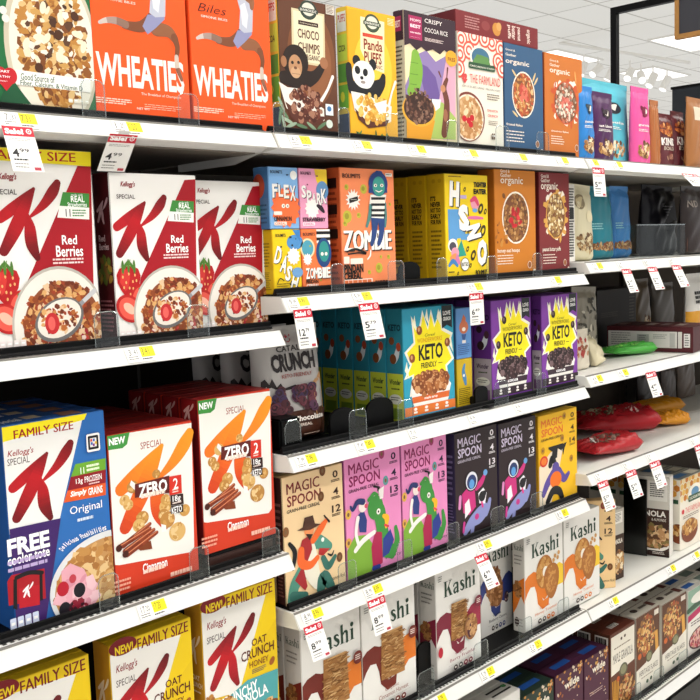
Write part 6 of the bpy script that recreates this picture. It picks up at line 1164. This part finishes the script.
def pusher(shelf, X, Y, w, h, label, d=.03):
    r = empty('product_pusher', (X, Y, SH[shelf]+.004)); tag(r, label, 'pusher', 'black spring pushers')
    P = [(-w/2, 0), (w/2, 0)]+[(w/2*math.cos(math.radians(g))*1., h-w*.28+w*.28*math.sin(math.radians(g))) for g in range(0, 181, 15)]
    m = MB(); m.plate(P, 0, .006, BLACK); m.build('paddle', r, bevel=.0008)
    m = MB(); m.tube([(-w*.28, .018, .014), (w*.28, .018, .014)], .011, M('#0c0c0d', .3), 14); m.build('spring_drum', r)
    m = MB(); m.box(-w*.2, w*.2, -.03, .05, -.0008, .002, M('#1a1a1b', .25)); m.build('track', r)
for a in (('B1', atY(410, 270, .045).x, .045, .07, .05, 'black pusher paddle left of the yellow box with white letters'), ('B2', atY(343, 415, .045).x, .045, .075, .06, 'black pusher paddle left of the lone clear front stop'), ('B2', atY(382, 408, .045).x, .05, .085, .065, 'black pusher paddle beside the front teal keto box'), ('B2', atY(478, 390, .035).x, .024, .05, .05, 'black pusher paddle left of the left purple keto box'), ('B4', atY(425, 672, .05).x, .05, .045, .10, 'black pusher paddle between the cinnamon and berry boxes'), ('B4', atY(511, 655, .2).x, .2, .06, .1, 'black pusher paddle behind the blueberry and honey gap')):
    pusher(*a)
# thick divider block at the left end of the third middle shelf
bx = atY(285, 440, .03).x; r = empty('pusher_housing', (.02, .03, SH['B2']+.0042)); tag(r, 'thick black pusher housing with a clear front at the shelf end', 'pusher housing')
m = MB(); m.box(0, .055, .006, .06, 0, .062, BLACK); m.build('housing_body', r, bevel=.004)
m = MB(); m.plate([(.008, .004), (.05, .004), (.05, .045), (.04, .058), (.018, .058), (.008, .045)], 0, .003, CLEAR); m.build('clear_front', r)
m = MB(); m.tube([(.008, .0015, .004), (.008, .0015, .045), (.018, .0015, .058), (.04, .0015, .058), (.05, .0015, .045), (.05, .0015, .004)], .0013, CLEARRIM, 6); m.build('clear_rim', r)
# ---------------------------------------------------------------- aisle sign, header, track lights
r = empty('aisle_sign', (2.188, .5, SH['C0']+.12)); tag(r, 'wood-framed dark aisle sign hung from a black post and arm', 'sign')
zt = 2.565-(SH['C0']+.12); zb_ = SH['C0']+.12
m = MB(); m.box(-.012, .012, -.002, .022, .001, zt, BLACK); m.build('post', r)
m = MB(); m.box(-.012, .012, -.75, -.002, zt-.024, zt, BLACK); m.build('arm', r)
b0 = 2.404-zb_
m = MB(); m.box(-.008, .008, -.70, -.25, b0+.015, b0+.2, M('#3a3a40', .6)); bd = m.build('board', r)
WOODM = M('#a8783f', .5, noise=.18, scale=40)
for nm, a in (('frame_rail', (-.012, .012, -.715, -.235, b0, b0+.016)), ('frame_rail', (-.012, .012, -.715, -.235, b0+.199, b0+.215)), ('frame_stile', (-.012, .012, -.251, -.235, b0+.016, b0+.199)), ('frame_stile', (-.012, .012, -.715, -.699, b0+.016, b0+.199))):
    m = MB(); m.box(*a, WOODM); m.build(nm, r)
for y in (-.3, -.65): 
    m = MB(); m.tube([(0, y, b0+.21), (0, y, zt-.02)], .003, BLACK); m.build('hanger', r)
r = empty('display_header', (2.62, .3, SH['D0']+.003)); tag(r, 'black display header rising behind the burgundy bags', 'header')
m = MB(); m.box(0, .02, -.28, .19, 0, .385, M('#20242a', .5)); m.build('header_panel', r); m = MB(); m.box(-.004, .024, -.285, .195, .385, .395, BLACK); m.build('header_cap', r)
for i, (px, py) in enumerate(((584, 70), (598, 73), (612, 75), (630, 77), (641, 80), (653, 82), (667, 85))):
    P = atX(px, py, 10); r = empty('hanging_spotlight', P); tag(r, 'white spotlight on the far ceiling track', 'spotlight', 'far track spotlights')
    m = MB(); m.tube([(0, 0, .2), (0, 0, .06)], .01, M('#efece6', .4)); m.build('stem', r)
    rn = random.Random(i); dx, dy = rn.uniform(-.5, .1), rn.uniform(-.5, .3)
    m = MB(); d = Vector((dx-.2, dy, -.5)).normalized(); m.tube([Vector((0, 0, .05))-d*.05, Vector((0, 0, .05))+d*.12], .05, M('#f2efe9', .4), 16); m.build('head', r)
    m = MB(); e = Vector((0, 0, .05))+d*.1205; m.tube([e, e+d*.006], .04, SPOTM, 16); m.build('lamp_face', r)
Pa, Pb = atX(560, 64, 10), atX(690, 86, 10)
r = empty('light_track', (10, Pa.y, Pa.z+.27)); tag(r, 'long white track carrying the far spotlights', 'light track')
m = MB(); m.tube([(0, 0, 0), (Pb-Pa)], .02, M('#efece6', .4)); m.build('track_bar', r)
# ---------------------------------------------------------------- light
for x, y, l in ((13.3, 6.0, 'farthest square light panel in the ceiling, above the spotlights'), (11.4, 4.5, 'light panel in the ceiling behind the wooden sign'), (10.9, 6.2, 'light panel in the ceiling left of the black sign post')): panel(x, y, l, None, LITFAR)
for i, x in enumerate((-4.2, -1.8, .6, 3.0, 5.4)):
    for y in (-1.1, -2.6): panel(x, y, 'ceiling light panel over the aisle behind the viewer')
w_ = bpy.data.worlds.new('world'); S.world = w_; w_.use_nodes = True
w_.node_tree.nodes['Background'].inputs[0].default_value = (1, 1, 1, 1); w_.node_tree.nodes['Background'].inputs[1].default_value = WORLD
S.view_settings.view_transform = 'Standard'; S.view_settings.look = 'None'; S.view_settings.exposure = EXPO; S.view_settings.gamma = 1
